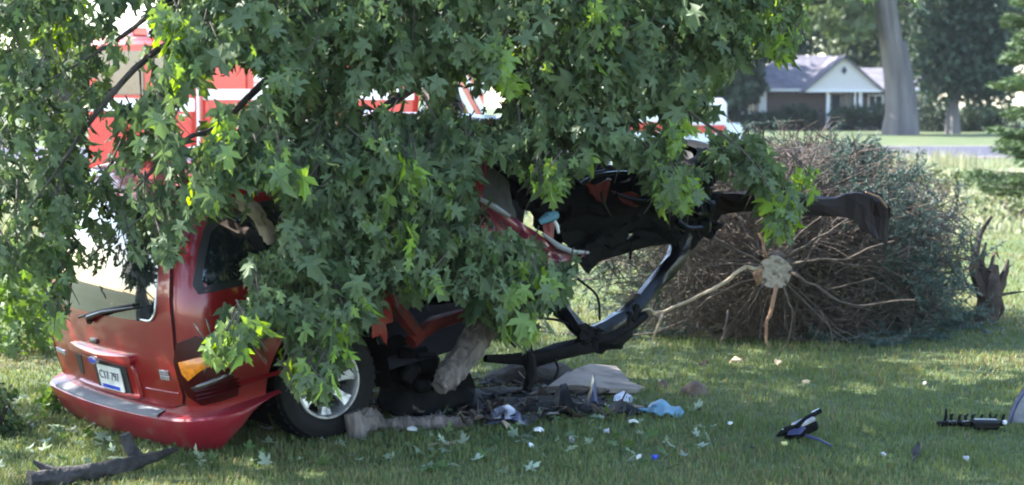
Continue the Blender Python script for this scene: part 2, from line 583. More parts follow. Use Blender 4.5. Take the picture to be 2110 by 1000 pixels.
grass('rough_grass', pos, rng.uniform(.07, .20, N) * (.5 + pale[:, 0]) * np.clip((62 - yy) / 25, .15, 1), rng.uniform(.02, .05, N), c, .8)
# tall pale weeds beside the road
N = 700
k = rng.integers(0, 34, N)
cx = rng.uniform(10.4, 13.6, 34)
cy = rng.uniform(50, 58, 34)
pos = np.stack([cx[k] + rng.normal(0, .42, N), cy[k] + rng.normal(0, .5, N), np.zeros(N)], 1)
grass('weeds', pos, rng.uniform(.15, .55, N), rng.uniform(.012, .03, N), np.array([.26, .26, .15]) * rng.uniform(.5, 1.15, (N, 1)), .5)

# ------------------------------------------------------------------ the wrecked minivan
TH = R_(38)
PV = R_(9)
SQ = .14
base = np.array([-1.031, 10.2435, 0])
fw = np.array([math.cos(TH), math.sin(TH), 0])
lf = np.array([-math.sin(TH), math.cos(TH), 0])
UPZ = np.array([0, 0, 1.0])
bx = fw * math.cos(PV) + UPZ * math.sin(PV)      # body forward
bz = -fw * math.sin(PV) + UPZ * math.cos(PV)     # body up
def VW(s, c, h):
    s, c, h = np.asarray(s, float), np.asarray(c, float), np.asarray(h, float)
    return base + s[..., None] * bx + (c[..., None] + .92) * lf + (h[..., None] - .33) * bz + UPZ * (.33 - SQ)
def xr(h): return np.interp(h, [.2, .5, .75, 1.0, 1.15, 1.4, 1.7, 1.8], [-.84, -.90, -.92, -.90, -.87, -.79, -.66, -.6])
def wd(h): return np.interp(h, [.2, .45, .7, 1.1, 1.3, 1.6, 1.72, 1.8], [.88, .94, .95, .93, .885, .79, .74, .66])
RC = .22
def S(q, h, off=0.0):
    """body surface; q runs along the outline from the rear centre (negative = right side), h = height"""
    q = np.asarray(q, float)
    h = np.broadcast_to(np.asarray(h, float), q.shape)
    w_ = wd(h)
    a = np.abs(q)
    L = w_ - RC
    A = RC * math.pi / 2
    x0 = xr(h)
    t = np.clip((a - L) / RC, 0, math.pi / 2)
    s_ = np.where(a < L, x0 + .05 * (a / L) ** 2, x0 + .05 + RC * (1 - np.cos(t)) + np.maximum(a - L - A, 0))
    c_ = np.where(a < L, a, L + RC * np.sin(t))
    # outward normal in plan
    ns = np.where(a < L, -1.0, -np.cos(t))
    nc = np.where(a < L, .1 * a / L, np.sin(t))
    s_ = s_ + ns * off
    c_ = (c_ + nc * off) * np.where(q < 0, -1, 1)
    return s_, c_, h
van = thing('minivan', 'wrecked red minivan with its crushed front end lifted off the lawn', 'minivan', (base[0] - .3, base[1] + .6, 0))

def patch(poly, off, depth, name, m, parent, rings=5, smooth=True, dome=0.0):
    """a panel lying on the body surface: outline in (q, h), off = how proud, depth = edge depth"""
    poly = np.array(poly, float)
    # resample outline
    pts = []
    n = len(poly)
    for i in range(n):
        a, b_ = poly[i], poly[(i + 1) % n]
        k = max(1, int(np.linalg.norm(b_ - a) / .07))
        for j in range(k):
            pts.append(a + (b_ - a) * j / k)
    pts = np.array(pts)
    c_ = pts.mean(0)
    g_ = []
    for r in np.linspace(.02, 1, rings):
        p = c_ + (pts - c_) * r
        g_.append(VW(*S(p[:, 0], p[:, 1], off + dome * (1 - r * r))))
    g_.append(VW(*S(pts[:, 0], pts[:, 1], off - depth)))
    mb = MB().grid(np.array(g_), close_v=True)
    # orient so normals face out
    mb.f = [tuple(reversed(f)) for f in mb.f]
    return mb.build(name, m, parent, smooth=smooth, angle=50)
def rrect(q0, q1, h0, h1, r, n=5, taper=0.0):
    out = []
    for cx_, cy_, a0 in ((q1 - r, h1 - r, 0), (q0 + r, h1 - r, 90), (q0 + r, h0 + r, 180), (q1 - r, h0 + r, 270)):
        for k in range(n):
            a = R_(a0 + 90 * k / (n - 1))
            x, y = cx_ + r * math.cos(a), cy_ + r * math.sin(a)
            x -= taper * (y - h0) * (1 if x > (q0 + q1) / 2 else -1)
            out.append((x, y))
    return out

# body shell
qs = np.concatenate([np.arange(-2.80, -1.04, .055), np.arange(-1.04, 1.04, .08), np.arange(1.04, 2.83, .11)])
hs = np.array([.26, .30, .36, .42, .48, .54, .60, .66, .72, .80, .88, .96, 1.04, 1.12, 1.20, 1.28, 1.36, 1.44, 1.52, 1.60, 1.66, 1.70, 1.74, 1.77])
QQ, HH = np.meshgrid(qs, hs, indexing='ij')
s_, c_, h_ = S(QQ, HH)
# crumple toward the broken front
amt = np.clip(s_ - .5, 0, 1)[..., None] * .13
crump = np.stack([lattice_noise(QQ + 20, HH + 3, .22, k) - .5 for k in (21, 22, 23)], -1) * amt * 2
AR, AH = .43, .45
rr_ = np.hypot(s_, h_ - AH)
near = (rr_ < AR + .035) & (rr_ > AR - .05)
f_ = np.where(near, AR / np.maximum(rr_, .01), 1)
s_ = s_ * f_
h_ = AH + (h_ - AH) * f_
body_g = VW(s_, c_, h_) + crump
sc_ = (s_[:-1, :-1] + s_[1:, 1:]) / 2
hc_ = (h_[:-1, :-1] + h_[1:, 1:]) / 2
qc_ = (QQ[:-1, :-1] + QQ[1:, 1:]) / 2
keep = ~(np.hypot(sc_, hc_ - AH) < AR - .012)
door_open = (qc_ < 0) & (sc_ > .50) & (sc_ < 1.0) & (hc_ > .40) & (hc_ < 1.5)
front_gap = (sc_ > .98) & (hc_ < 1.30) & (qc_ < 0)
keep &= ~door_open & ~front_gap
keep &= ~((sc_ < -.25) & (hc_ < .50))
keep &= ~((qc_ < 0) & (sc_ > .40) & (hc_ < .95 + .25 * np.sin(sc_ * 23)))
mb = MB().grid(body_g, keep=keep)
mb.f = [tuple(reversed(f)) for f in mb.f]
# roof cap: join ring top to inner rings
top = body_g[:, -1]
cen_q = np.linspace(0, 1, 8)
rear_half = top
line = [VW(np.clip(s_[i, -1], -.45, 1.2), 0.0 * c_[i, -1], 1.80) for i in range(len(qs))]
line = np.array(line)
cap = np.array([top * (1 - t) + line * t + bz * (.035 * math.sin(t * math.pi / 2)) for t in (0, .1, .3, .6, 1)])
mb.grid(np.swapaxes(cap, 0, 1)[::-1])
body = mb.build('body', M['paint'], van, angle=35)
# far side wall carries on to the broken front, lining and floor too
qe = np.arange(2.72, 4.1, .09)
Qe, He = np.meshgrid(qe, hs[:16], indexing='ij')
se, ce, he = S(Qe, He)
ae = np.clip(se - 1.0, 0, 1)[..., None] * .16
ce3 = np.stack([lattice_noise(Qe + 4, He + 3, .25, k) - .5 for k in (31, 32, 33)], -1) * ae * 2
mb = MB().grid(VW(se, ce + .004, he) + ce3)
mb.f = [tuple(reversed(f)) for f in mb.f]
mb.build('far_side_panel', M['paint'], van, angle=35)
mb = MB().grid(VW(se, ce - .05, he) + ce3)
mb.grid(np.array([VW(np.array([1.0, 1.3, 1.65]), np.full(3, c), np.array([.42, .44, .50])) for c in (-.7, 0, .85)]))
mb.grid(np.array([VW(np.array([1.6, 1.75, 1.9]), np.full(3, c), np.array([.5, .95, 1.35])) for c in (-.6, -.2, .3, .85)]))
mb.build('broken_floor', M['interior'], van)
# cabin lining
s2, c2, h2 = S(QQ, HH, -.045)
mb = MB().grid(VW(s2, c2, np.minimum(h2, 1.72)), keep=keep)
mb.grid(np.array([VW(np.array([-.8, .2, 1.1]), np.full(3, c), np.full(3, .42)) for c in (-.85, 0, .85)]))
mb.grid(np.array([VW(np.array([-.5, .2, 1.1]), np.full(3, c), np.full(3, 1.71)) for c in (-.7, 0, .7)]))
mb.build('cabin_lining', M['interior'], van)
# seats
for (s0, c0) in ((.30, -.35), (.30, .40), (.98, .35)):
    mb = MB()
    B = np.stack([bx, lf, bz], 1)
    mb.box(VW(s0, c0, .62), (.5, .55, .16), B, .05)
    mb.box(VW(s0 - .26, c0, .95), (.16, .55, .62), B @ roty(-.2), .06)
    mb.box(VW(s0 - .33, c0, 1.35), (.10, .28, .18), B @ roty(-.2), .04)
    mb.build('seat', M['seat'], van)

# rear hatch
hatch_poly = [(-.80, .60), (-.78, .55), (-.70, .53), (.70, .53), (.78, .55), (.80, .60), (.79, 1.0), (.74, 1.25), (.66, 1.55), (.60, 1.66), (.5, 1.69), (-.5, 1.69), (-.60, 1.66), (-.66, 1.55), (-.74, 1.25), (-.79, 1.0)]
mbz = patch([(q * 1.012, h - .006 if h < 1 else h + .004) for q, h in hatch_poly], .002, .004, 'hatch_seal', M['frit'], van, rings=9)
hatch = patch(hatch_poly, .014, .012, 'rear_hatch', M['paint'], van, rings=10)
rw = patch(rrect(-.665, .665, 1.005, 1.63, .085, taper=.13), .019, .006, 'rear_window', M['glass'], hatch, rings=8)
# bright line round the rear window
o_ = np.array(rrect(-.66, .66, 1.012, 1.62, .08, n=7, taper=.13))
lp = VW(*S(o_[:, 0], o_[:, 1], .022))
MB().tube(np.vstack([lp, lp[:1]]), .006, 6, cap=False).build('window_trim', M['silverline'], rw)
# horizontal body crease
cq = np.linspace(-.78, -.46, 8)
MB().tube(VW(*S(cq, np.full(8, .615), .012)), .007, 6).build('crease', M['paint'], hatch)
# number plate recess: raised frame, shade of a hollow painted as a flat black patch at its left
def ridge(name, pts, r, m, parent, off=.02):
    p = np.array(pts)
    return MB().tube(VW(*S(p[:, 0], p[:, 1], off)), r, 8, smooth=3).build(name, m, parent)
patch(rrect(-.40, .40, .745, .80, .024), .045, .045, 'grip_ridge', M['paint'], hatch, rings=4, dome=.012)
ridge('plate_surround', [(-.34, .76), (-.39, .72), (-.40, .60), (-.385, .555), (-.2, .548), (.2, .548), (.40, .552)], .014, M['paint'], hatch)
patch([(.30, .73), (.40, .73), (.385, .60), (.33, .60)], .017, .003, 'hollow_shade', M['frit'], hatch, rings=3)
patch(rrect(-.29, .12, .553, .722, .01), .020, .006, 'plate_backing', M['frit'], hatch, rings=3)
pl = patch(rrect(-.23, .06, .562, .708, .012), .030, .006, 'number_plate', M['plate'], hatch, rings=3)
patch(rrect(-.18, .03, .570, .592, .004), .0325, .002, 'plate_band', M['blue'], pl, rings=3)
def lettering(txt, q, h, size, m, parent, off, name='lettering', ext=.001):
    cu = bpy.data.curves.new(name, 'FONT')
    cu.body = txt
    cu.size = size
    cu.extrude = ext
    cu.align_x = 'CENTER'
    cu.align_y = 'CENTER'
    cu.materials.append(m)
    tmp = bpy.data.objects.new('lettering_curve', cu)
    COL.objects.link(tmp)
    dg = bpy.context.evaluated_depsgraph_get()
    me = bpy.data.meshes.new_from_object(tmp.evaluated_get(dg))
    bpy.data.objects.remove(tmp)
    o = bpy.data.objects.new(name, me)
    COL.objects.link(o)
    o.parent = parent
    p = VW(*S(q, h, off))
    e = VW(*S(q - .02, h, off)) - VW(*S(q + .02, h, off))
    X = e / np.linalg.norm(e)
    Y = VW(*S(q, h + .02, off)) - VW(*S(q, h - .02, off))
    Y -= X * X.dot(Y)
    Y /= np.linalg.norm(Y)
    Z = np.cross(X, Y)
    mm = Matrix(np.vstack([np.column_stack([X, Y, Z, p - world_loc(parent)]), [0, 0, 0, 1]]).tolist())
    o.matrix_basis = mm
    return o
lettering('C17 797', -.085, .648, .072, M['ink'], pl, .033)
oval = patch([(.03 + .052 * math.cos(a), .738 + .021 * math.sin(a)) for a in np.linspace(0, 2 * math.pi, 18, endpoint=False)], .062, .02, 'oval_badge', M['silverline'], hatch, rings=3)
patch([(.03 + .045 * math.cos(a), .738 + .016 * math.sin(a)) for a in np.linspace(0, 2 * math.pi, 18, endpoint=False)], .065, .004, 'badge_face', M['blue'], oval, rings=3)
patch(rrect(.02, .12, .825, .855, .013), .026, .014, 'hatch_lock', M['frit'], hatch, rings=3, dome=.006)
for (q0, h0, n_, dx) in ((.74, .70, 5, .035), (-.655, .73, 4, .022), (-.655, .700, 4, .022)):
    mb = MB()
    for k in range(n_):
        q = q0 - k * dx
        B = np.stack([-lf, bx, bz], 1)
        mb.box(VW(*S(q, h0, .018)), (dx * .7, .006, .026 if h0 > .69 else .02), B, .002)
        mb.box(VW(*S(q, h0 + .008, .021)), (dx * .3, .006, .008), B, .001)
    mb.build('chrome_lettering', M['silverline'], hatch)
# wiper
wp = [(.08, .955, .03), (.05, .985, .055), (-.15, 1.035, .058), (-.48, 1.085, .05)]
wip = MB().tube(np.array([VW(*S(a, b, c)) for a, b, c in wp]), [.022, .015, .010, .006], 6).build('wiper', M['frit'], hatch)
MB().tube(np.array([VW(*S(a, b, c)) for a, b, c in [(.22, .965, .035), (-.1, 1.035, .04), (-.46, 1.095, .036)]]), .009, 5).build('wiper_blade', M['rubber'], wip)

# tail light on the right rear corner
tl = patch([(-.815, .90), (-.79, .80), (-.80, .70), (-.84, .60), (-.90, .545), (-1.10, .56), (-1.12, .62), (-1.06, .78), (-1.0, .90), (-.92, .93)], .02, .02, 'tail_light', M['taillens'], van, rings=6, dome=.004)
patch([(-.83, .80), (-.845, .735), (-.87, .695), (-.94, .745), (-1.04, .778), (-1.03, .81), (-.93, .818)], .034, .01, 'amber_lens', M['amber'], tl, rings=5)
patch([(-.87, .655), (-.89, .63), (-1.0, .66), (-1.1, .69), (-1.095, .705), (-.99, .69)], .034, .01, 'clear_lens', M['smoke'], tl, rings=4)
for hh_ in (.585, .605, .63):
    q_ = np.linspace(-.89, -1.12, 8)
    MB().tube(VW(*S(q_, hh_ + (-.89 - q_) * .12, .033)), .005, 5).build('lens_rib', M['taillens'], tl)
# matching light on the far corner
patch([(.815, .90), (.80, .70), (.84, .60), (.90, .545), (1.10, .56), (1.12, .62), (1.06, .78), (1.0, .90), (.92, .93)], .02, .02, 'tail_light', M['taillens'], van, rings=6, dome=.004)

# side windows
for sg in (-1, 1):
    qw = patch([(sg * a, b) for a, b in [(.885, 1.20), (.93, 1.15), (1.3, 1.145), (1.78, 1.16), (1.82, 1.2), (1.80, 1.5), (1.74, 1.56), (1.1, 1.56), (.90, 1.53), (.86, 1.48)]], .006, .005, 'quarter_window', M['frit'], van, rings=6)
    patch([(sg * a, b) for a, b in [(.93, 1.22), (.97, 1.19), (1.3, 1.185), (1.74, 1.20), (1.77, 1.23), (1.75, 1.48), (1.70, 1.53), (1.12, 1.53), (.95, 1.50), (.91, 1.46)]], .010, .003, 'pane', M['glass'], qw, rings=6)
# side rub strip
for sg in (-1, 1):
    q_ = np.linspace(sg * 1.5, sg * 1.12, 8)
    MB().tube(VW(*S(q_, np.full(8, .62), .006)), .014, 6).build('rub_strip', M['paint'], van)

# rear bumper, wraps to the wheel arches
bq = np.concatenate([np.arange(-1.36, -.70, .04), np.arange(-.70, .72, .1), np.arange(.72, 1.37, .04)])
prof = [(.23, -.06), (.255, .03), (.28, .065), (.33, .085), (.40, .10), (.455, .108), (.480, .104), (.492, .09), (.497, .05), (.502, -.02)]
g_ = []
for hq, of in prof:
    ofs = of * np.clip((1.50 - np.abs(bq)) / .45, .25, 1)
    s9, c9, h9 = S(bq, np.full(len(bq), hq), 0)
    L = []
    for k in range(len(bq)):
        e_ = max(0, abs(bq[k]) - .94)
        hq2 = hq + .05 * e_ + max(0, .49 - hq) * min(.97, e_ * 2.8)
        L.append(VW(*S(bq[k:k + 1] * (1 - .36 * max(0, .46 - hq)), hq2, ofs[k]))[0])
    g_.append(L)
mb = MB().grid(np.array(g_))
bump = mb.build('rear_bumper', M['bumper'], van, angle=30)
q_ = np.linspace(-.62, .66, 26)
g_ = []
for of, hq in ((.02, .500), (.022, .507), (.080, .505), (.098, .500), (.101, .485)):
    g_.append([VW(*S(np.array([q + (.02 if q > 0 else -.02) * (of - .02) * 20]), hq, of))[0] for q in q_])
MB().grid(np.array(g_)).build('step_pad', M['graypad'], bump)

# wheels
WX = np.stack([fw, UPZ, -lf], 1)
def wheel(center, mtx, name='wheel'):
    w_ = MB()
    tp = [(.205, -.105), (.27, -.115), (.315, -.105), (.332, -.08), (.335, 0), (.332, .075), (.315, .10), (.27, .112), (.222, .105), (.205, .09)]
    w_.lathe(tp, center, mtx, 48)
    o = w_.build(name, M['rubber'], van)
    t_ = MB()
    for k in range(40):
        a = 2 * math.pi * k / 40
        B = mtx @ rotz(a)
        t_.box(center + mtx @ np.array([math.cos(a) * .335, math.sin(a) * .335, 0]), (.008, .03, .16), B)
    t_.build('tread', M['rubber'], o)
    r_ = MB()
    r_.lathe([(.212, .098), (.208, .108), (.196, .108), (.188, .09), (.180, .05), (.178, -.08)], center, mtx, 48)
    r_.lathe([(.001, .078), (.03, .078), (.042, .07), (.062, .066), (.07, .05), (.07, .0)], center, mtx, 24)
    for k in range(7):
        a = 2 * math.pi * k / 7 + .2
        B = mtx @ rotz(a)
        pts = []
        n_ = []
        for rr, ww, zz in ((.05, .030, .066), (.11, .026, .074), (.16, .034, .080), (.195, .050, .088)):
            pts.append([center + B @ np.array([rr, y, z]) for y, z in ((-ww, zz - .03), (-ww * .8, zz), (ww * .8, zz), (ww, zz - .03))])
        r_.grid(np.array(pts))
    r_.build('rim', M['rim'], o)
    d_ = MB()
    d_.lathe([(.001, .01), (.13, .01), (.135, 0), (.135, -.05)], center, mtx, 24)
    d_.lathe([(.135, .0), (.178, -.02)], center, mtx, 24)
    d_.build('brake_drum', M['black'], o)
    return o
wc = VW(0.0, -.815, .47)
wheel(wc, WX)
wheel(VW(0.0, .80, .47), np.stack([fw, -UPZ, lf], 1))
# wheel well
mb = MB()
aa = np.linspace(-.3, math.pi + .3, 20)
g_ = np.array([[VW(AR * .98 * math.cos(a), c, AH + AR * .98 * math.sin(a)) for c in (-.92, -.6)] for a in aa])
mb.grid(g_)
mb.build('wheel_well', M['black'], van)
mb = MB()
mb.tube([VW(0, -.7, .47), VW(0, .7, .47)], .045, 8)
mb.tube([VW(-.7, .3, .30), VW(.9, .3, .34)], .035, 8)
mb.box(VW(-.35, 0, .33), (.6, .8, .18), np.stack([bx, lf, bz], 1), .04)
mb.build('rear_axle', M['black'], van)

# broken front end: every piece at its own depth along the right side of the van
def DS(px):
    a = (px - 1055) / F
    s_ = (a * 10.2435 + 1.031) / (.788 - .6157 * a)
    return 10.2435 + .6157 * s_
def Q(px, py, d=0.0):
    return P(px, py, DS(px) + d)
def sheet(name, rows, m, parent, sub=5, crumple=.02, thick=.012, seed=3, smooth=True, sharp=False):
    """crumpled sheet through rows of points"""
    rows = [np.array(r, float) for r in rows]
    n = max(len(r) for r in rows)
    rows = [np.array([np.interp(np.linspace(0, len(r) - 1, (len(r) - 1) * sub + 1), np.arange(len(r)), r[:, k]) for k in range(3)]).T if sharp else spline(r, np.zeros(len(r)), max(1, sub))[0] for r in rows]
    n = min(len(r) for r in rows)
    rows = [np.array([np.interp(np.linspace(0, 1, n), np.linspace(0, 1, len(r)), r[:, k]) for k in range(3)]).T for r in rows]
    R0 = np.array(rows)
    vs = []
    m_ = len(rows)
    for t in np.linspace(0, m_ - 1, (m_ - 1) * sub + 1):
        i = min(int(t), m_ - 2)
        vs.append(R0[i] * (1 - (t - i)) + R0[i + 1] * (t - i))
    g_ = np.array(vs)
    u, v = np.meshgrid(np.arange(g_.shape[0]), np.arange(g_.shape[1]), indexing='ij')
    for k in range(3):
        g_[..., k] += (lattice_noise(u + 7.3 * seed, v + 1.7, 2.4, seed + k) - .5) * crumple * 2 + (lattice_noise(u + 3.3, v + seed, 1.1, seed + k + 9) - .5) * crumple
    nrm = np.cross(np.gradient(g_, axis=0), np.gradient(g_, axis=1))
    nrm /= np.linalg.norm(nrm, axis=-1)[..., None] + 1e-9
    back = g_ - nrm * thick
    mb = MB()
    nu, nv = g_.shape[:2]
    allv = np.stack([g_, back])
    mb.grid(g_)
    o1 = 0
    mb.grid(back)
    o2 = nu * nv
    per = [(i, 0) for i in range(nu)] + [(nu - 1, j) for j in range(1, nv)] + [(i, nv - 1) for i in range(nu - 2, -1, -1)] + [(0, j) for j in range(nv - 2, 0, -1)]
    for a, b_ in zip(per, per[1:] + per[:1]):
        ia, ib = a[0] * nv + a[1], b_[0] * nv + b_[1]
        mb.f.append((ia, ib, ib + o2, ia + o2))
    return mb.build(name, m, parent, smooth=smooth, angle=45)

sheet('front_door', [[Q(940, 385, .05), Q(1000, 418), Q(1060, 452), Q(1130, 490), Q(1165, 512), Q(1208, 520)],
                     [Q(940, 470, .02), Q(1000, 480), Q(1060, 500), Q(1120, 520), Q(1165, 530), Q(1205, 527)],
                     [Q(945, 560, .05), Q(1000, 560), Q(1060, 560), Q(1120, 562), Q(1160, 556), Q(1195, 540, .05)]], M['paint_shaded'], van, crumple=.02, seed=4)
MB().tube([Q(985, 408, -.02), Q(1020, 428, -.03), Q(1050, 446, -.02)], [.012, .022, .012], 8).build('edge_highlight', M['silverline'], van)  # silver tubes stand in for the highlight along the door's top edge
MB().tube([Q(1118, 482, -.02), Q(1150, 507, -.03), Q(1180, 519, -.02), Q(1212, 521, 0)], [.010, .020, .018, .010], 8).build('edge_highlight', M['silverline'], van)
sheet('front_window', [[Q(965, 330, .1), Q(1010, 340, .1), Q(1045, 372, .1)], [Q(965, 380, .05), Q(1010, 395, .05), Q(1058, 420, .05)], [Q(970, 400), Q(1010, 424), Q(1062, 450)]], M['seat'], van, crumple=.01)
sheet('windscreen_frame', [[Q(975, 300, .25), Q(1040, 318, .3), Q(1100, 330, .5), Q(1160, 335, .6), Q(1260, 330, .5)],
                           [Q(980, 325, .1), Q(1040, 340, .1), Q(1100, 352, .15), Q(1160, 362, .2), Q(1260, 352, .2)],
                           [Q(1010, 345, .15), Q(1060, 380, .15), Q(1110, 400, .2), Q(1170, 420, .25), Q(1260, 400, .2)]], M['blackgloss'], van, crumple=.03, seed=6)
for a, b_ in (((1045, 322), (1062, 326)), ((1072, 329), (1092, 334))):
    MB().tube([Q(*a, .02), Q((a[0] + b_[0]) / 2, (a[1] + b_[1]) / 2 - 2, -.02), Q(*b_, .02)], [.010, .016, .010], 7).build('blue_glint', M['bluecloth'], van)  # bluish glints on the windscreen edge, modelled as pale blue tubes
mir = MB().tube([Q(1112, 458, -.05), Q(1130, 448, -.09), Q(1145, 444, -.06)], [.02, .034, .028], 10).build('wing_mirror', M['bluecloth'], van)
sheet('mirror_mount', [[Q(1118, 462, -.02), Q(1145, 455, -.03)], [Q(1120, 485, -.02), Q(1142, 492, -.03)]], M['paint_shaded'], van, crumple=.006, sub=3)
MB().tube([Q(1143, 455, -.08), Q(1148, 465, -.09), Q(1151, 480, -.08)], [.010, .013, .009], 6).build('white_clip', M['white'], van)
# black engine bay: crumpled firewall, inner wings, engine, hoses
for i, rows in enumerate([
    [[Q(1060, 350, .3), Q(1180, 345, .3), Q(1320, 350, .35), Q(1440, 360, .4)], [Q(1085, 420, .2), Q(1190, 425, .1), Q(1320, 420, .1), Q(1460, 420, .2)], [Q(1140, 490, .3), Q(1215, 480, .2), Q(1320, 458, .2), Q(1465, 455, .3)]],
    [[Q(1300, 370, .05), Q(1390, 372, 0), Q(1470, 388, 0)], [Q(1320, 430, 0), Q(1400, 440, -.05), Q(1480, 440, 0)], [Q(1365, 475, .05), Q(1410, 490, 0), Q(1468, 482, .05)]],
    [[Q(1150, 395, .2), Q(1230, 385, .1), Q(1300, 372, .1)], [Q(1150, 450, .05), Q(1230, 440, 0), Q(1310, 425, .05)], [Q(1165, 510, .1), Q(1215, 485, .1), Q(1300, 462, .1)]]]):
    sheet(('firewall', 'inner_wing', 'engine_cradle')[i], rows, M['black'], van, crumple=.055, thick=.03, seed=11 + i)
for i, rows in enumerate([
    [[Q(1000, 330, .35), Q(1120, 340, .3), Q(1250, 345, .3), Q(1400, 360, .3)], [Q(1050, 400, .25), Q(1150, 400, .2), Q(1260, 400, .2), Q(1400, 400, .25)], [Q(1100, 470, .3), Q(1170, 500, .2), Q(1260, 470, .2), Q(1400, 465, .25)]],
    [[Q(1180, 430, .0), Q(1280, 425, 0), Q(1400, 420, 0), Q(1478, 405, .05)], [Q(1165, 480, .05), Q(1280, 465, .02), Q(1400, 465, 0), Q(1475, 455, .05)], [Q(1170, 515, .1), Q(1260, 485, .08), Q(1390, 500, .02), Q(1440, 490, .05)]],
    [[Q(1395, 395, -.02), Q(1440, 392, -.04), Q(1480, 398, -.02)], [Q(1400, 440, -.04), Q(1445, 442, -.08), Q(1478, 440, -.04)], [Q(1420, 485, 0), Q(1450, 488, -.03), Q(1470, 480, 0)]]]):
    sheet(('bulkhead', 'front_crossmember', 'wing_stub')[i], rows, M['black'], van, crumple=.05, thick=.05, seed=61 + i)
mb = MB()
for (px, py, d, sz) in ((1250, 420, .35, .30), (1350, 410, .4, .34), (1440, 420, .35, .20), (1300, 380, .5, .3), (1420, 380, .5, .25), (1190, 400, .4, .25)):
    mb.box(Q(px, py, d), (sz, sz * .8, sz * .7), rotz(random.random()) @ rotx(random.random() * .6), .04)
mb.build('engine_block', M['black'], van)
for pts, r in ((((1195, 380), (1230, 362), (1290, 356), (1340, 362)), .014), (((1240, 395), (1245, 420), (1258, 445)), .012), (((1270, 400), (1300, 410), (1335, 415)), .012),
               (((1380, 405), (1420, 425), (1462, 410)), .018), (((1395, 455), (1420, 470), (1462, 466)), .02)):
    MB().tube([Q(a, b_, -.06) for a, b_ in pts], r, 7, smooth=4).build('hose', M['blackgloss'], van)
sheet('torn_red_panel', [[Q(1205, 372, .02), Q(1240, 378, 0), Q(1262, 372, .02)], [Q(1215, 400, 0), Q(1238, 412, 0), Q(1250, 420, 0)]], M['primer'], van, crumple=.02, sub=4)
sheet('torn_red_panel', [[Q(1255, 388, 0), Q(1290, 398, -.02), Q(1330, 412, 0)], [Q(1262, 402, 0), Q(1296, 418, -.02), Q(1328, 424, 0)]], M['primer'], van, crumple=.02, sub=4)
mb = MB()
for (px, py, s1) in ((1440, 440, .09), (1452, 465, .08), (1425, 400, .08), (1462, 425, .07), (1455, 395, .07)):
    mb.box(Q(px, py, -.05), (s1, s1, s1 * 1.2), rotz(random.random()) @ rotx(random.random()), .015)
mb.build('headlight_mount', M['blackgloss'], van)
# front wheel torn off its hub, lying almost flat on the wreck
ax = np.array([-.10, -.28, .95])
ax /= np.linalg.norm(ax)
u_ = np.cross([0, 1, 0], ax)
u_ /= np.linalg.norm(u_)
fwm = np.stack([u_, np.cross(ax, u_), ax], 1)
wheel(Q(1375, 348, .22), fwm @ np.diag([1., -1., -1.]), 'torn_front_wheel')
# crumpled front bumper sticking out
sheet('front_bumper', [[Q(1440, 392, .10), Q(1540, 399, .09), Q(1640, 400, .08), Q(1720, 408, .06), Q(1782, 393, .02), Q(1812, 405, .0), Q(1838, 430, .04)],
                       [Q(1440, 398, -.02), Q(1540, 404, -.03), Q(1640, 404, -.04), Q(1720, 412, -.05), Q(1780, 398, -.08), Q(1810, 410, -.10), Q(1838, 434, -.10)],
                       [Q(1440, 446, .02), Q(1540, 441, 0), Q(1640, 442, -.02), Q(1715, 452, -.03), Q(1768, 462, -.05), Q(1800, 486, -.06), Q(1828, 512, -.06)]],
      M['shaded_red'], van, crumple=.03, thick=.008, seed=8, sharp=True, smooth=False, sub=3)
MB().tube([Q(1500, 422, .15), Q(1600, 424, .12), Q(1700, 430, .1), Q(1750, 435, .1)], [.035, .035, .03, .02], 8).build('bumper_beam', M['black'], van)
MB().tube([Q(1784, 396, -.10), Q(1810, 406, -.14), Q(1828, 428, -.14)], [.006, .010, .006], 6).build('torn_edge', M['rust'], van)
# dangling front subframe
def strut(name, pts, rads, m='blackgloss', n=10, d=0.0):
    return MB().tube([Q(a, b_, d + (c[0] if c else 0)) for a, b_, *c in pts], rads, n, smooth=2, noise=.13).build(name, M[m], van, angle=28)
strut('subframe_arm', [(1385, 455, .1), (1405, 492, .06), (1392, 535, .03), (1345, 590, .0), (1300, 640, 0), (1268, 668, 0), (1212, 690, 0)], [.10, .07, .06, .058, .05, .07, .045])
strut('subframe_arm', [(1400, 485, .12), (1350, 482, .12), (1300, 505, .13), (1262, 512, .14), (1205, 545, .16)], [.06, .075, .045, .06, .025], 'black')
sheet('torn_bracket', [[Q(1395, 455, .02), Q(1425, 475, -.05), Q(1440, 505, -.06)], [Q(1370, 470, .02), Q(1395, 505, -.05), Q(1405, 535, -.02)]], M['black'], van, crumple=.03, sub=3, thick=.03, seed=71, smooth=False)
sheet('torn_bracket', [[Q(1200, 505, .05), Q(1250, 480, .03), Q(1300, 470, .0)], [Q(1190, 535, .05), Q(1240, 515, .02), Q(1290, 500, .0)], [Q(1215, 560, .1), Q(1245, 535, .06), Q(1275, 520, .05)]], M['black'], van, crumple=.035, sub=3, thick=.025, seed=72, smooth=False)
sheet('torn_bracket', [[Q(1130, 585, .0), Q(1160, 600, -.03), Q(1150, 640, 0)], [Q(1110, 600, .03), Q(1135, 630, .0), Q(1160, 660, .0)]], M['black'], van, crumple=.03, sub=3, thick=.03, seed=73, smooth=False)
sheet('torn_bracket', [[Q(1200, 680, -.05), Q(1240, 672, -.06), Q(1290, 655, -.04)], [Q(1195, 705, -.04), Q(1240, 712, -.06), Q(1300, 690, -.03)], [Q(1180, 725, 0), Q(1230, 722, 0), Q(1280, 706, 0)]], M['black'], van, crumple=.04, sub=3, thick=.03, seed=74, smooth=False)
strut('subframe_arm', [(1135, 570, .05), (1150, 620, .05), (1185, 670, .02), (1215, 700, 0)], [.035, .05, .048, .045])
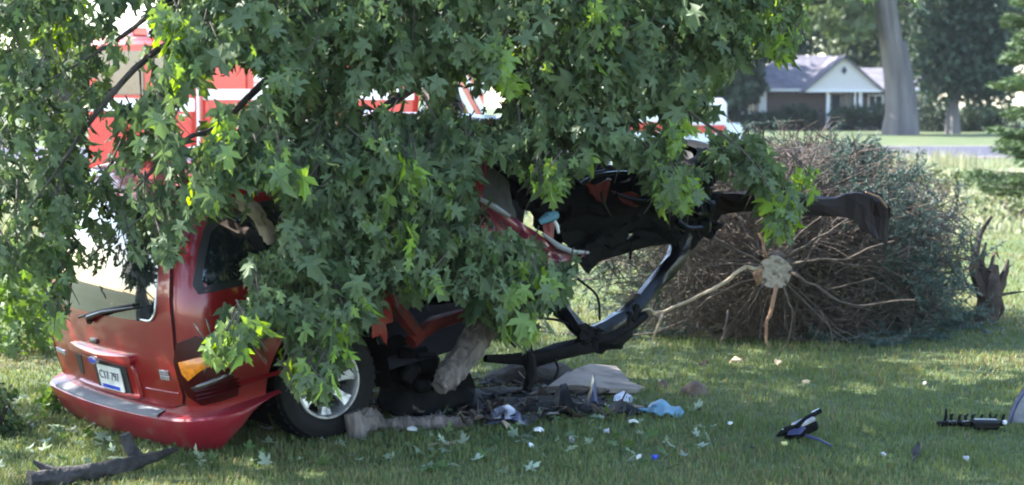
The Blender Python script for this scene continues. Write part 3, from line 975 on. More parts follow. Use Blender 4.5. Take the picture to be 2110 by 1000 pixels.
strut('subframe_arm', [(1330, 650, 0), (1250, 695, 0), (1190, 715, .02), (1100, 738, .05), (1000, 738, .1)], [.03, .075, .06, .045, .025], 'black')
strut('subframe_arm', [(1150, 590, .1), (1120, 598, .1), (1095, 605, .1)], [.03, .04, .05], 'black')
mb = MB()
for (px, py) in ((1225, 700), (1250, 695), (1275, 685), (1210, 690), (1290, 660), (1305, 645)):
    mb.box(Q(px, py, -.03), (.05, .07, .12), rotz(.5) @ roty(.3), .012)
mb.build('bushing', M['black'], van)
strut('steering_arm', [(1088, 730, .05), (1094, 770, .02), (1086, 805, 0)], [.05, .035, .03], 'black')
for pts in (((1040, 690), (1062, 662), (1085, 690), (1098, 730)), ((1110, 655), (1150, 660), (1172, 668)), ((1060, 700), (1080, 680), (1082, 740)), ((1020, 640), (1040, 690), (1062, 715)), ((1140, 735), (1150, 760), (1142, 780)), ((1300, 510), (1298, 535), (1302, 500)), ((1190, 575), (1230, 610), (1236, 660))):
    MB().tube([Q(a, b_, .0) for a, b_ in pts], .0085, 5, smooth=4).build('loose_cable', M['black'], van)
# bent red sill beams in the ripped-open side
strut('sill_beam', [(790, 585, .1), (815, 630, .06), (862, 692, .06)], [.05, .055, .05], 'primer', 8)
strut('sill_beam', [(845, 705, .05), (895, 668, .08), (965, 645, .12)], [.045, .045, .04], 'primer', 8)
strut('sill_beam', [(800, 600, .3), (870, 620, .35), (960, 610, .4)], [.03, .03, .03], 'black', 8)
MB().tube([Q(786, 588, .05), Q(792, 592, .03), Q(799, 595, .05)], [.012, .018, .010], 7).build('white_clip', M['white'], van)
mb = MB()
for (px, py, d, s1) in ((845, 770, .1, .14), (880, 750, .15, .14), (905, 790, .1, .12), (870, 795, .0, .10), (935, 770, .2, .14), (850, 740, .3, .18)):
    mb.box(Q(px, py, d), (s1, s1 * .7, s1 * .9), rotz(random.random() * 2) @ rotx(random.random() * 2), .02)
mb.build('torn_floor_parts', M['black'], van)
sheet('torn_floor_panel', [[Q(780, 700, .5), Q(860, 720, .4), Q(960, 740, .4)], [Q(780, 780, .4), Q(860, 790, .3), Q(960, 790, .3)], [Q(780, 850, .3), Q(860, 840, .2), Q(960, 820, .2)]], M['black'], van, crumple=.06, seed=17)
# limp airbag in the broken side window
sheet('side_airbag', [[Q(474, 402, -.06), Q(500, 412, -.10), Q(520, 408, -.08)], [Q(490, 430, -.06), Q(520, 440, -.10), Q(545, 438, -.06)], [Q(530, 465, -.04), Q(545, 470, -.08), Q(558, 462, -.04)], [Q(545, 500, -.04), Q(556, 502, -.06), Q(570, 500, -.04)]], M['airbag'], van, crumple=.015, seed=31, sub=4)

# ------------------------------------------------------------------ the broken maple lying over the van
maple = thing('fallen_maple', 'broken leafy maple draped over the red wreck', 'tree', G(930, 790))
MB().tube([Q(905, 800, -.25), Q(930, 768, -.22), Q(975, 705, -.15), Q(1008, 640, .0), Q(1010, 540, .3), Q(960, 380, .8), Q(900, 150, 1.2), Q(860, -200, 1.5)],
          [.05, .085, .09, .095, .11, .12, .115, .10], 14, smooth=6, noise=.10).build('trunk', M['peeled'], maple, angle=30)
hub = [P(900, 150, 12.1), P(880, 0, 12.3), P(860, -200, 12.4)]
limbs = [
    [P(880, 0, 12.3), P(600, -60, 11.2), P(420, -20, 10.6), P(335, 12, 10.2), P(270, 62, 10.0), P(205, 105, 9.8), P(60, 190, 9.6)],
    [P(900, 100, 12.2), P(640, 10, 11.0), P(420, 60, 10.2), P(300, 122, 9.9), P(190, 245, 9.7), P(115, 355, 9.6), P(60, 430, 9.6)],
    [P(880, 60, 12.2), P(620, 120, 10.6), P(450, 260, 9.9), P(380, 290, 9.7), P(250, 420, 9.4)],
    [P(900, 150, 12.1), P(760, 250, 10.8), P(640, 420, 10.2), P(560, 560, 9.9), P(470, 690, 9.6)],
    [P(910, 200, 12.0), P(820, 330, 10.8), P(740, 500, 10.3), P(680, 660, 10.0), P(640, 760, 9.8)],
    [P(930, 250, 12.0), P(900, 380, 10.9), P(880, 480, 10.5), P(960, 560, 10.5), P(1060, 640, 10.5)],
    [P(900, 50, 12.2), P(1060, 120, 11.2), P(1200, 210, 10.9), P(1330, 300, 10.9), P(1390, 380, 10.8)],
    [P(880, -40, 12.3), P(1120, -10, 11.2), P(1300, 110, 11.0), P(1420, 230, 11.0), P(1530, 310, 10.9), P(1605, 420, 10.8)],
    [P(870, -120, 12.3), P(1100, -100, 11.3), P(1250, -60, 11.0), P(1400, -40, 10.9), P(1500, -30, 10.8)],
    [P(920, 220, 12.0), P(1000, 280, 11.0), P(1080, 320, 10.8), P(1130, 360, 10.7)],
    [P(760, 250, 10.8), P(770, 270, 10.5), P(800, 320, 10.2), P(830, 350, 10.1)],
    [P(560, 560, 9.9), P(572, 660, 9.85), P(545, 700, 9.8)],
]
for L in limbs:
    r = np.linspace(.034, .004, len(L)) * (.6 if L[-1][0] > 1 else 1)
    MB().tube(L, r, 7, smooth=5, noise=.05).build('branch', M['bark'], maple)

# leaf template: five pointed lobes, cupped and drooping
half = [(.07, .03), (.36, -.07), (.25, .13), (.19, .25), (.45, .33), (.62, .60), (.38, .54), (.18, .47), (.21, .63), (.27, .80), (.12, .80)]
outl = [(0, 0)] + half + [(0, 1.0)] + [(-x, y) for x, y in reversed(half)]
lv = np.array([(x, y - .0, -.55 * (x * x) - .62 * max(0, y - .2) ** 2 + .42 * abs(x)) for x, y in outl] + [(0, .36, .0)])
lt = np.array([(len(outl), (i + 1) % len(outl), i) for i in range(len(outl))])
LTT = lt
LVAR = [lv]
for k_ in range(4):
    r_ = np.random.default_rng(40 + k_)
    vv0 = lv.copy()
    wide = (1.18, .86, 1.05, .72)[k_]
    vv0[:, 0] *= wide
    vv0[1:-1, :2] += r_.normal(0, .032, (len(lv) - 2, 2))
    vv0[:, 2] *= (1.3, .5, -.5, 1.9)[k_]
    vv0[:, 2] += (.25, -.2, .3, -.35)[k_] * vv0[:, 0] * vv0[:, 1] + r_.normal(0, .03, len(lv))
    LVAR.append(vv0)
LTV = lv

poly = np.array([(-60, -90), (1640, -90), (1652, 60), (1625, 122), (1560, 100), (1505, 150), (1490, 215), (1500, 262), (1560, 285), (1600, 330), (1640, 372), (1668, 345), (1672, 372), (1645, 430), (1628, 482), (1585, 472), (1562, 400), (1500, 345), (1445, 345), (1425, 415), (1362, 425), (1340, 350), (1270, 325), (1195, 345), (1172, 395), (1100, 392), (1075, 335), (1000, 312), (965, 330), (990, 412), (1060, 455), (1120, 505), (1200, 545), (1150, 600), (1110, 650), (1092, 702), (1030, 692), (1000, 650), (935, 605), (860, 592), (775, 592), (770, 645), (720, 695), (690, 770), (662, 825), (618, 800), (596, 762), (610, 690), (560, 650), (515, 722), (435, 735), (432, 705), (470, 665), (510, 640), (522, 590), (470, 525), (440, 455), (400, 425), (372, 470), (362, 545), (290, 530), (240, 515), (200, 565), (150, 540), (122, 695), (92, 650), (108, 590), (60, 545), (0, 560), (-60, 560)], float)
def inside(px, py, pg):
    n = len(pg)
    r = np.zeros(px.shape, bool)
    j = n - 1
    for i in range(n):
        xi, yi = pg[i]
        xj, yj = pg[j]
        c = ((yi > py) != (yj > py)) & (px < (xj - xi) * (py - yi) / (yj - yi + 1e-12) + xi)
        r ^= c
        j = i
    return r
# gaps in the crown: where the fire engine, the sky and the cabin show through (x, y, rx, ry, chance)
gaps = [(1425, 322, 36, 24, .93), (1240, 400, 70, 36, .9), (1190, 365, 30, 22, .8), (1300, 400, 40, 40, .8), (905, 330, 18, 14, .6), (700, 240, 14, 12, .6), (1060, 60, 16, 12, .6), (560, 20, 16, 12, .5), (1250, 180, 18, 14, .5), (1480, 200, 18, 24, .8), (1018, 455, 44, 26, .9), (1015, 385, 34, 42, .85), (1152, 505, 30, 36, .85), (120, 180, 20, 26, .6), (60, 250, 24, 26, .55), (150, 330, 30, 20, .5), (90, 470, 24, 24, .5), (310, 190, 24, 20, .5), (640, 110, 12, 10, .7), (1200, 30, 16, 12, .5), (280, 108, 56, 60, .82), (262, 180, 36, 40, .75), (482, 172, 64, 44, .97), (412, 232, 34, 54, .96), (230, 290, 26, 30, .6), (470, 205, 34, 16, .9), (365, 225, 25, 18, .6), (400, 290, 26, 14, .8), (522, 450, 62, 70, .97), (445, 520, 62, 75, .95),
        (775, 205, 44, 28, .88), (835, 210, 48, 30, .88), (982, 203, 56, 46, .95), (930, 200, 26, 20, .7), (595, 62, 16, 14, .6), (800, 66, 9, 9, .9), (840, 35, 16, 12, .6), (712, 138, 12, 14, .8), (330, 350, 60, 26, .5), (260, 375, 30, 26, .55), (270, 475, 62, 34, .8), (180, 520, 40, 36, .6), (305, 555, 40, 36, .85), (130, 560, 30, 26, .6), (200, 430, 40, 20, .5),
        (30, 80, 26, 20, .55), (90, 100, 18, 16, .6), (190, 240, 22, 22, .5), (200, 300, 20, 16, .55), (480, 10, 22, 16, .6), (330, 10, 20, 12, .7), (215, 90, 18, 24, .5), (20, 380, 40, 50, .5), (30, 480, 40, 40, .4), (1335, 262, 30, 34, .92), (1442, 278, 36, 38, .88), (1520, 250, 30, 20, .8), (1100, 215, 40, 40, .35), (1130, 285, 30, 30, .3), (1140, 110, 20, 30, .3)]
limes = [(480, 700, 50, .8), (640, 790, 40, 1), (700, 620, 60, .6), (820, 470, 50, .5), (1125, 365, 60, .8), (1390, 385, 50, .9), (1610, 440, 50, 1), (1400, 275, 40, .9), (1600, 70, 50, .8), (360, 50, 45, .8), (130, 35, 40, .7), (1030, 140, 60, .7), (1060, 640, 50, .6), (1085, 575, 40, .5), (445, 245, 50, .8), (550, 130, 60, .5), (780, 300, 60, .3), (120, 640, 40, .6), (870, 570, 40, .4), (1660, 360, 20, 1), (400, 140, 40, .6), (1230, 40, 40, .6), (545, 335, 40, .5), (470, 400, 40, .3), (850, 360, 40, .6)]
NS = 1500
sx = rng.uniform(-60, 1680, NS * 3)
sy = rng.uniform(-160, 830, NS * 3)
ok = inside(sx, np.maximum(sy, -80), poly)
dens = np.where(sx < 420, .33, .82)
dens = np.where((sx > 1220) & (sy > 110), .78, dens)
ok &= rng.random(len(sx)) < dens
sx, sy = sx[ok][:NS], sy[ok][:NS]
lim_front = np.where(sx < 390, 9.75 + (390 - sx) / 280 * 1.35, DS(np.clip(sx, 390, 1700)))
lim_front = np.where(sx < 150, 10.6, lim_front)
back = np.where(sy < 300, 1.5, -.12)
back = np.where((sx > 1000) & (sy < 300), .5, back)
dep = lim_front - 1.0 + rng.random(len(sx)) ** 1.2 * (1.0 + back)
dep = np.maximum(dep, 8.9)
Lpos, Lrot, Lscl, Lcol, Ldep = [], [], [], [], []
tw = MB()
def leafcol(n):
    a = rng.random((n, 1)) ** 1.3
    return np.array([.010, .026, .006]) * (1 - a) + np.array([.115, .178, .066]) * a
def spray(c, n, spread, lime=0.0, scl=.106):
    """a drooping spray of opposite leaves on a thin twig"""
    az = rng.uniform(0, 2 * math.pi)
    d = np.array([math.cos(az) * .8, math.sin(az) * .55 - .25, -rng.uniform(.25, .9)])
    d /= np.linalg.norm(d)
    L = spread * rng.uniform(.7, 1.3)
    t = rng.random(n) ** .8
    axis_p = c + np.outer(t - .45, d) * L
    axis_p[:, 2] -= .25 * L * t * t
    off = rng.normal(0, .25 * spread, (n, 3)) * np.array([1, .8, .7])
    p = axis_p + off
    # leaf frame: tip direction droops outward, face turned up and to the open side
    tip = off * 1.3 + d * .8 * spread + np.array([0, -.05, -.42]) + rng.normal(0, .09, (n, 3))
    tip /= np.linalg.norm(tip, axis=1)[:, None]
    nr = np.array([-.15, -.55, .62]) + rng.normal(0, .80, (n, 3))
    nr -= tip * (nr * tip).sum(1)[:, None]
    nr /= np.linalg.norm(nr, axis=1)[:, None]
    xx_ = np.cross(tip, nr)
    rot = np.stack([xx_ * rng.uniform(.55, 1.05, (n, 1)), tip, nr], 2)
    col = leafcol(n) * rng.uniform(.75, 1.25)
    gray = rng.random((n, 1)) * .5
    col = col * (1 - gray) + np.array([.080, .105, .062]) * gray
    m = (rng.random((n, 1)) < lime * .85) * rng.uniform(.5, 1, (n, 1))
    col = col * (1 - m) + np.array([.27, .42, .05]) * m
    Lpos.append(p)
    Lrot.append(rot)
    Lscl.append(scl * np.clip(rng.lognormal(-.16, .32, n), .4, 1.5))
    Lcol.append(col)
    e = c + d * L * .55 - np.array([0, 0, .14 * L])
    uu, vv_ = proj(c)
    if any(((uu - a) / (rx * 1.5)) ** 2 + ((vv_ - b_) / (ry * 1.7)) ** 2 < 1 for a, b_, rx, ry, pr in gaps if pr > .8):
        return
    tw.tube([c - d * L * .55 + np.array([0, .06, .05]), c, e], [.006, .004, .0018], 4, cap=False)
for i in range(len(sx)):
    c = P(sx[i], sy[i], dep[i])
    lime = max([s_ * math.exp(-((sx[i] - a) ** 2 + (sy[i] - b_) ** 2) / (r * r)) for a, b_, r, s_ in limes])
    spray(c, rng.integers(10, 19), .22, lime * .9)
for (a, b_) in ((650, 720), (640, 760), (690, 700), (720, 665), (620, 690), (600, 740), (670, 770), (660, 680)):
    for k in range(2):
        spray(P(a + rng.normal(0, 12), b_ - 12, DS(a) - 1.0 + .25 * rng.random()), 14, .18, .25)
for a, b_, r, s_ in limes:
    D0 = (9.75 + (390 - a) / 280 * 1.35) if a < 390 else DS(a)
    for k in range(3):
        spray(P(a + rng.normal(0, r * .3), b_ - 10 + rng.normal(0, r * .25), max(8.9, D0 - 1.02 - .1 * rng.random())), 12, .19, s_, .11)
nvis = sum(len(p) for p in Lpos)
pos = np.vstack(Lpos)
u, v = proj(pos + np.array([0, 0, -.03]))
jx, jy = rng.normal(0, 9, len(u)), rng.normal(0, 9, len(u))
ok = inside(u + jx, np.maximum(v + jy, -85), poly)
for a, b_, rx, ry, pr in gaps:
    ok &= ~((((u - a) / rx) ** 2 + ((v - b_) / ry) ** 2 < 1.35) & (rng.random(len(u)) < pr))
ok |= (v < -5)
# upper crown above the picture, standing over the van
NC = 300
cc = []
while len(cc) < NC:
    p = rng.uniform([-4.8, 9.0, 2.6], [3.0, 15.0, 5.0])
    e = ((p[0] + .6) / 4.0) ** 2 + ((p[1] - 11.4) / 3.2) ** 2 + ((p[2] - 3.0) / 2.2) ** 2
    if e < 1:
        cc.append(p)
keepn = ok
Lp0, Lr0, Ls0, Lc0 = pos[ok], np.vstack(Lrot)[ok], np.concatenate(Lscl)[ok], np.vstack(Lcol)[ok]
Lpos, Lrot, Lscl, Lcol = [], [], [], []
for p in cc:
    spray(p, 14, .34, .1, .13)
up_p = np.vstack(Lpos)
u, v = proj(up_p - np.array([0, 0, .05]))
ok = (v < -12) | (inside(u, v, poly) & (u < 1500))
pos = np.vstack([Lp0, up_p[ok]])
rot = np.vstack([Lr0, np.vstack(Lrot)[ok]])
scl = np.concatenate([Ls0, np.concatenate(Lscl)[ok]])
colr = np.vstack([Lc0, np.vstack(Lcol)[ok]])
# the 300 leaves that show largest become leaves of their own
u, v = proj(pos)
n0 = len(Lp0)
inframe = (u > 0) & (u < 2110) & (v > 0) & (v < 1000)
inframe[n0:] = False
bins = {}
for i in np.argsort(pos[:, 1]):
    if inframe[i]:
        k = (int(u[i] // 34), int(v[i] // 34))
        if k not in bins:
            bins[k] = i
vis = np.array(list(bins.values()))
score = scl[vis] / pos[vis, 1] * np.abs(rot[vis, 1, 2])
sel = vis[np.argsort(-score)[:300]]
cents = colr[sel][rng.choice(len(sel), 30, replace=False)]
lmesh = []
for q_, c in enumerate(cents):
    me = bpy.data.meshes.new('leaf')
    me.from_pydata(LVAR[q_ % len(LVAR)].tolist(), [], LTT.tolist())
    ca = me.color_attributes.new('Col', 'FLOAT_COLOR', 'POINT')
    ca.data.foreach_set('color', np.tile(np.append(c, 1), len(LTV)).astype(np.float32))
    me.materials.append(M['leaf'])
    lmesh.append(me)
mo = world_loc(maple)
for i in sel:
    o = bpy.data.objects.new('leaf', lmesh[int(np.argmin(((cents - colr[i]) ** 2).sum(1)))])
    mm = np.eye(4)
    mm[:3, :3] = rot[i] * scl[i]
    mm[:3, 3] = pos[i] - mo
    o.matrix_basis = Matrix(mm.tolist())
    COL.objects.link(o)
    o.parent = maple
rest = np.ones(len(pos), bool)
rest[sel] = False
ri = np.flatnonzero(rest)
which = rng.integers(0, len(LVAR), len(ri))
Vs, Ts, Cs, off_ = [], [], [], 0
for k_, T_ in enumerate(LVAR):
    ii = ri[which == k_]
    vv, tt = scatter(T_, LTT, pos[ii], rot[ii], scl[ii])
    Vs.append(vv)
    Ts.append(tt + off_)
    Cs.append(np.repeat(colr[ii], len(T_), 0))
    off_ += len(vv)
o = build_np('foliage', np.vstack(Vs), np.vstack(Ts), np.vstack(Cs), M['leaf'], maple, loc=mo)
kind(o, 'stuff')
kind(tw.build('twigs', M['bark'], maple), 'stuff')

# ------------------------------------------------------------------ felled spruce seen from its cut end
sc0 = P(1597, 560, 14.0)
spr = thing('felled_spruce', 'felled spruce lying on its side with its pale cut end facing out', 'tree', (sc0[0], sc0[1] + .8, 0))
taxis = np.array([.25, .96, .10])
taxis /= np.linalg.norm(taxis)
MB().tube([sc0, sc0 + taxis * .8, sc0 + taxis * 2.2, sc0 + taxis * 4.2], [.135, .13, .09, .03], 14, noise=.06).build('trunk', M['spbranch'], spr)
a = np.linspace(0, 2 * math.pi, 18, endpoint=False)
e1 = np.cross(taxis, UPZ)
e1 /= np.linalg.norm(e1)
e2 = np.cross(e1, taxis)
g_ = [[sc0 - taxis * (.012 + .012 * rng.random()) + (e1 * math.cos(t) + e2 * math.sin(t)) * r * .132 * (1 + .05 * math.sin(5 * t)) for t in a] for r in (.02, .35, .7, 1)]
MB().grid(np.array(g_), close_v=True).build('cut_end', M['cutend'], spr, angle=20)
MB().tube([sc0 + e1 * -.11 - taxis * .0 + e2 * .02, sc0 - e1 * .135 - taxis * .015 - e2 * .02, sc0 - e1 * .12 - e2 * .10], [.02, .035, .02], 6, noise=.2).build('torn_bark', M['rust'], spr)
def YS(px, py, d=0.0):
    return P(px, py, 13.95 + d)
for pts, r, m in (
    ([(1560, 555, 0), (1530, 552), (1500, 575), (1440, 612), (1370, 640), (1345, 648)], .022, 'palebranch'),
    ([(1360, 643), (1330, 637), (1300, 650)], .012, 'palebranch'),
    ([(1366, 642), (1352, 680), (1338, 718)], .015, 'palebranch'),
    ([(1600, 590), (1588, 640), (1578, 675), (1582, 716)], .022, 'rust'),
    ([(1615, 590), (1632, 640), (1628, 690), (1605, 730)], .012, 'spbranch'),
    ([(1575, 580), (1560, 610), (1540, 636)], .012, 'spbranch'),
    ([(1625, 560), (1680, 590), (1720, 615), (1765, 632), (1830, 622), (1885, 620)], .017, 'spbranch'),
    ([(1630, 545), (1690, 535), (1740, 535), (1790, 512), (1840, 498)], .016, 'spbranch'),
    ([(1620, 530), (1680, 495), (1720, 470), (1762, 445)], .014, 'spbranch'),
    ([(1615, 520), (1650, 480), (1700, 440)], .013, 'spbranch'),
    ([(1580, 530), (1572, 500), (1565, 480)], .020, 'rust'),
    ([(1565, 540), (1520, 515), (1470, 490), (1440, 470)], .012, 'spbranch'),
    ([(1570, 545), (1500, 545), (1420, 555)], .010, 'spbranch'),
    ([(1700, 600), (1750, 585), (1800, 575)], .009, 'spbranch'),
    ([(1500, 640), (1490, 690), (1480, 725)], .010, 'spbranch'),
    ([(1690, 640), (1710, 680), (1720, 725)], .010, 'spbranch'),
):
    ppx = [YS(p[0], p[1], -.12 - .25 * abs(p[0] - 1597) / 400) for p in pts]
    ppx, rq = spline(np.array(ppx), np.zeros(len(ppx)), 3)
    ppx = list(ppx + rng.normal(0, .0045, ppx.shape))
    ppx[0] = YS(pts[0][0], pts[0][1], .03)
    MB().tube(ppx, np.linspace(r, r * .5, len(ppx)) * .78, 6, smooth=4, noise=.10).build('branch', M[m], spr)
tw2 = MB()
np_, nr_, ns_, nc_ = [], [], [], []
tips = []
def ground_clip(p):
    p = p.copy()
    lim = 1.58 + .16 * math.sin(5 * p[0][0] + 1) - .35 * np.clip(np.abs(p[..., 0] - 2.6) - .6, 0, 2)
    p[..., 2] = np.minimum(p[..., 2], lim + .08 * rng.random())
    p[..., 2] = np.maximum(p[..., 2], .03)
    return p
NB = 330
tri_v, tri_c = [], []
for i in range(NB):
    ph = rng.uniform(0, 2 * math.pi)
    a0 = .05 + rng.random() * 2.9
    Lb = (1.80 - .22 * a0) * rng.uniform(.65, 1.08)
    rad = e1 * math.cos(ph) + e2 * math.sin(ph)
    top = max(0, math.sin(ph))
    Lb *= 1 - .33 * top + .08 * max(0, -math.cos(ph)) - .04 * max(0, math.cos(ph))
    sw = rng.uniform(.15, .55)
    st = sc0 + taxis * a0
    n = 9
    t = np.linspace(0, 1, n)
    p = st + np.outer(t * Lb, rad) + np.outer(sw * t ** 1.5 * Lb, taxis) + np.outer(-.15 * t * t * Lb, UPZ)
    p += np.cumsum(rng.normal(0, .036, (n, 3)), 0)
    p = ground_clip(p)
    tw2.tube(p, np.linspace(.010, .003, n) * rng.uniform(.5, 1.1), 4, cap=False)
    for k in range(22):
        tk = rng.uniform(.12, 1)
        b0 = np.array([np.interp(tk, t, p[:, j]) for j in range(3)])
        dd = rad * rng.uniform(.3, .9) + taxis * rng.uniform(-.25, .5) + np.cross(rad, taxis) * rng.normal(0, .7) + rng.normal(0, .15, 3)
        dd /= np.linalg.norm(dd)
        l = rng.uniform(.15, .42)
        q = np.array([b0, b0 + dd * l * .5 + rng.normal(0, .015, 3), b0 + dd * l + np.array([0, 0, -.04])])
        q = ground_clip(q)
        tw2.tube(q, [.0042, .0032, .0015], 3, cap=False)
        # needles live on the outer shoots, more on the right and far side
        rr = tk * Lb
        edge = rr / (1.62 - .25 * a0)
        pn = np.clip((edge - .62) * 3.4, 0, 1) + .15 * (a0 > 1.2) + (.9 if math.cos(ph) > .35 and edge > .42 else 0) + (.5 if math.cos(ph) < -.6 and edge > .6 else 0)
        if math.sin(ph) > .6 and math.cos(ph) < .35:
            pn *= .4
        if rng.random() < pn:
            m_ = 44
            tt_ = rng.random(m_)
            bp = q[0] + (q[2] - q[0]) * tt_[:, None]
            nd = dd * .5 + rng.normal(0, .65, (m_, 3))
            nd /= np.linalg.norm(nd, axis=1)[:, None]
            sd_ = np.cross(nd, rng.normal(size=(m_, 3)))
            sd_ /= np.linalg.norm(sd_, axis=1)[:, None]
            ln_ = rng.uniform(.03, .06, (m_, 1))
            tri_v.append(np.stack([bp - sd_ * .006, bp + sd_ * .006, bp + nd * ln_], 1))
            cc_ = np.array([.046, .078, .062]) * rng.uniform(.6, 1.5, (m_, 1)) + np.array([.04, .045, .04]) * rng.random()
            tri_c.append(np.repeat(cc_, 3, 0))
for i in range(5200):
    d = rng.normal(size=3)
    d /= np.linalg.norm(d)
    r = rng.random() ** .4
    c = sc0 + taxis * (.95 + d[1] * r * .85) + np.array([d[0] * r * 1.6, 0, d[2] * r * .95])
    if c[2] < .03:
        c[2] = rng.uniform(.03, .25)
    dd = (c - sc0) * .5 + rng.normal(0, .55, 3)
    dd /= np.linalg.norm(dd)
    l = rng.uniform(.12, .42)
    q = ground_clip(np.array([c - dd * l * .5, c + rng.normal(0, .02, 3), c + dd * l * .5 - UPZ * .03]))
    tw2.tube(q, [.0045, .0036, .0014], 3, cap=False)
kind(tw2.build('twigs', M['spbranch'], spr), 'stuff')
tv = np.vstack(tri_v)
kind(build_np('needles', tv.reshape(-1, 3), np.arange(len(tv) * 3).reshape(-1, 3), np.vstack(tri_c), M['needles'], spr, loc=world_loc(spr)), 'stuff')

# ------------------------------------------------------------------ torn stump right of the spruce
g0 = G(2040, 668)
stp = thing('torn_stump', 'dark splintered stump with upturned roots at the right of the spruce', 'stump', g0)
def YT(px, py, d=0.0):
    return P(px, py, g0[1] + d)
MB().tube([YT(2035, 672), YT(2038, 620), YT(2042, 575), YT(2050, 545)], [.085, .095, .085, .03], 12, noise=.2).build('trunk', M['stumpwood'], stp, angle=25)
for pts, r in (([(2028, 610), (2008, 560), (2010, 520), (2022, 480), (2044, 446)], .06), ([(2050, 610), (2068, 570), (2078, 535)], .06), ([(2030, 570), (2022, 540), (2032, 500)], .05), ([(2055, 610), (2085, 604), (2125, 600)], .018),
               ([(2025, 610), (1995, 590), (1985, 560)], .022), ([(2060, 580), (2070, 560), (2085, 545)], .02), ([(2040, 560), (2050, 520), (2060, 535)], .018), ([(2060, 620), (2066, 640), (2055, 660)], .03), ([(2020, 640), (2008, 660), (1995, 668)], .03), ([(2015, 540), (2000, 500), (2004, 470)], .015)):
    MB().tube([YT(a, b_, rng.normal(0, .04)) for a, b_ in pts], np.linspace(r, r * .2, len(pts)), 7, smooth=3, noise=.12).build('root', M['stumpwood'], stp)

# ------------------------------------------------------------------ logs and branches on the lawn
def ground_log(name, label, cat, pts, rads, m, end=None, n=14, noise=.13, smooth=6):
    p = np.array([G(a, b_) + UPZ * (r * .85) for (a, b_), r in zip(pts, rads)])
    b = MB().tube(p, rads, n, smooth=smooth, noise=noise)
    o = b.build(name, M[m], angle=25)
    tag(o, label, cat)
    if end:
        d = p[0] - p[1]
        d /= np.linalg.norm(d)
        u_ = np.cross(d, UPZ)
        u_ /= np.linalg.norm(u_)
        w_ = np.cross(u_, d)
        aa = np.linspace(0, 2 * math.pi, 14, endpoint=False)
        g_ = [[p[0] + d * .004 + (u_ * math.cos(t) + w_ * math.sin(t)) * rads[0] * k for t in aa] for k in (.02, .5, .98)]
        MB().grid(np.array(g_), close_v=True).build('cut_end', M[end], o)
    return o
ground_log('split_log', 'long grey split log on the grass ahead of the rear wheel', 'log', [(765, 890), (800, 889), (830, 888), (865, 886), (900, 884), (940, 881), (972, 878)], [.045, .038, .047, .040, .046, .036, .03], 'peeled', 'cutend')
ground_log('log', 'short stubby log standing against the rear wheel', 'log', [(722, 900), (745, 896), (768, 888)], [.075, .085, .07], 'peeled', 'freshwood')
st_ = MB().tube([G(738, 903) + UPZ * .0, G(734, 903) + UPZ * .08, G(726, 903) + UPZ * .15], [.06, .055, .05], 12, noise=.08)
tag(st_.build('log_chunk', M['peeled']), 'short upright wood chunk with bark just right of the rim', 'log')
ground_log('bark_strip', 'pale curved bark strip lying on top of the grey split log', 'bark', [(755, 852), (800, 856), (862, 858)], [.03, .028, .02], 'palebranch')
ground_log('stick', 'thin pale stick on the grass below the split log', 'stick', [(880, 922), (920, 918), (960, 911)], [.010, .012, .009], 'palebranch', n=7)
br = thing('fallen_branch', 'dark forked branch lying at the bottom left of the lawn', 'branch', G(230, 985))
MB().tube([G(60, 1010) + UPZ * .05, G(150, 998) + UPZ * .05, G(240, 985) + UPZ * .06, G(300, 970) + UPZ * .06, G(362, 945) + UPZ * .05], [.04, .045, .04, .03, .015], 10, smooth=5, noise=.14).build('limb', M['darkbark'], br)
MB().tube([G(285, 975) + UPZ * .06, G(268, 972) + UPZ * .13, G(258, 972) + UPZ * .20], [.04, .034, .03], 9, smooth=3, noise=.08).build('stub', M['darkbark'], br)
MB().tube([G(120, 1003) + UPZ * .07, G(90, 1003) + UPZ * .1, G(70, 1003) + UPZ * .13], [.03, .02, .01], 8, noise=.1).build('stub', M['darkbark'], br)

# ------------------------------------------------------------------ debris in front of the wreck
def mound(name, c, rx, ry, h, m, seed, n=26, k=9):
    g_ = []
    for r in np.linspace(0.02, 1, k):
        row = []
        for a in np.linspace(0, 2 * math.pi, n, endpoint=False):
            x, y = math.cos(a) * r * rx, math.sin(a) * r * ry
            z = h * (1 - r * r) ** .8 * (.6 + .8 * float(lattice_noise(np.array(x * 9 + seed), np.array(y * 9 + seed), 1.0, seed))) - .01
            row.append(c + np.array([x * (1 + .15 * math.sin(3 * a + seed)), y, z]))
        g_.append(row)
    return MB().grid(np.array(g_), close_v=True).build(name, M[m], angle=25)
mo_ = mound('soil', G(1010, 835), .95, .5, .09, 'dirt', 5)
kind(mo_, 'structure')
mo2 = mound('soil', G(1090, 782), .35, .35, .16, 'dirt', 9)
kind(mo2, 'structure')
# clump of torn turf
for (px, py, rx, lab) in ((1432, 815, .105, 'round brown clod of soil on the grass right of the beige board'), (1365, 800, .05, 'small flat soil lump between board and big clod')):
    o = mound('soil_clod', G(px, py), rx, rx * .9, rx * 1.25, 'clod', int(px), 18, 7)
    tag(o, lab, 'soil clod')
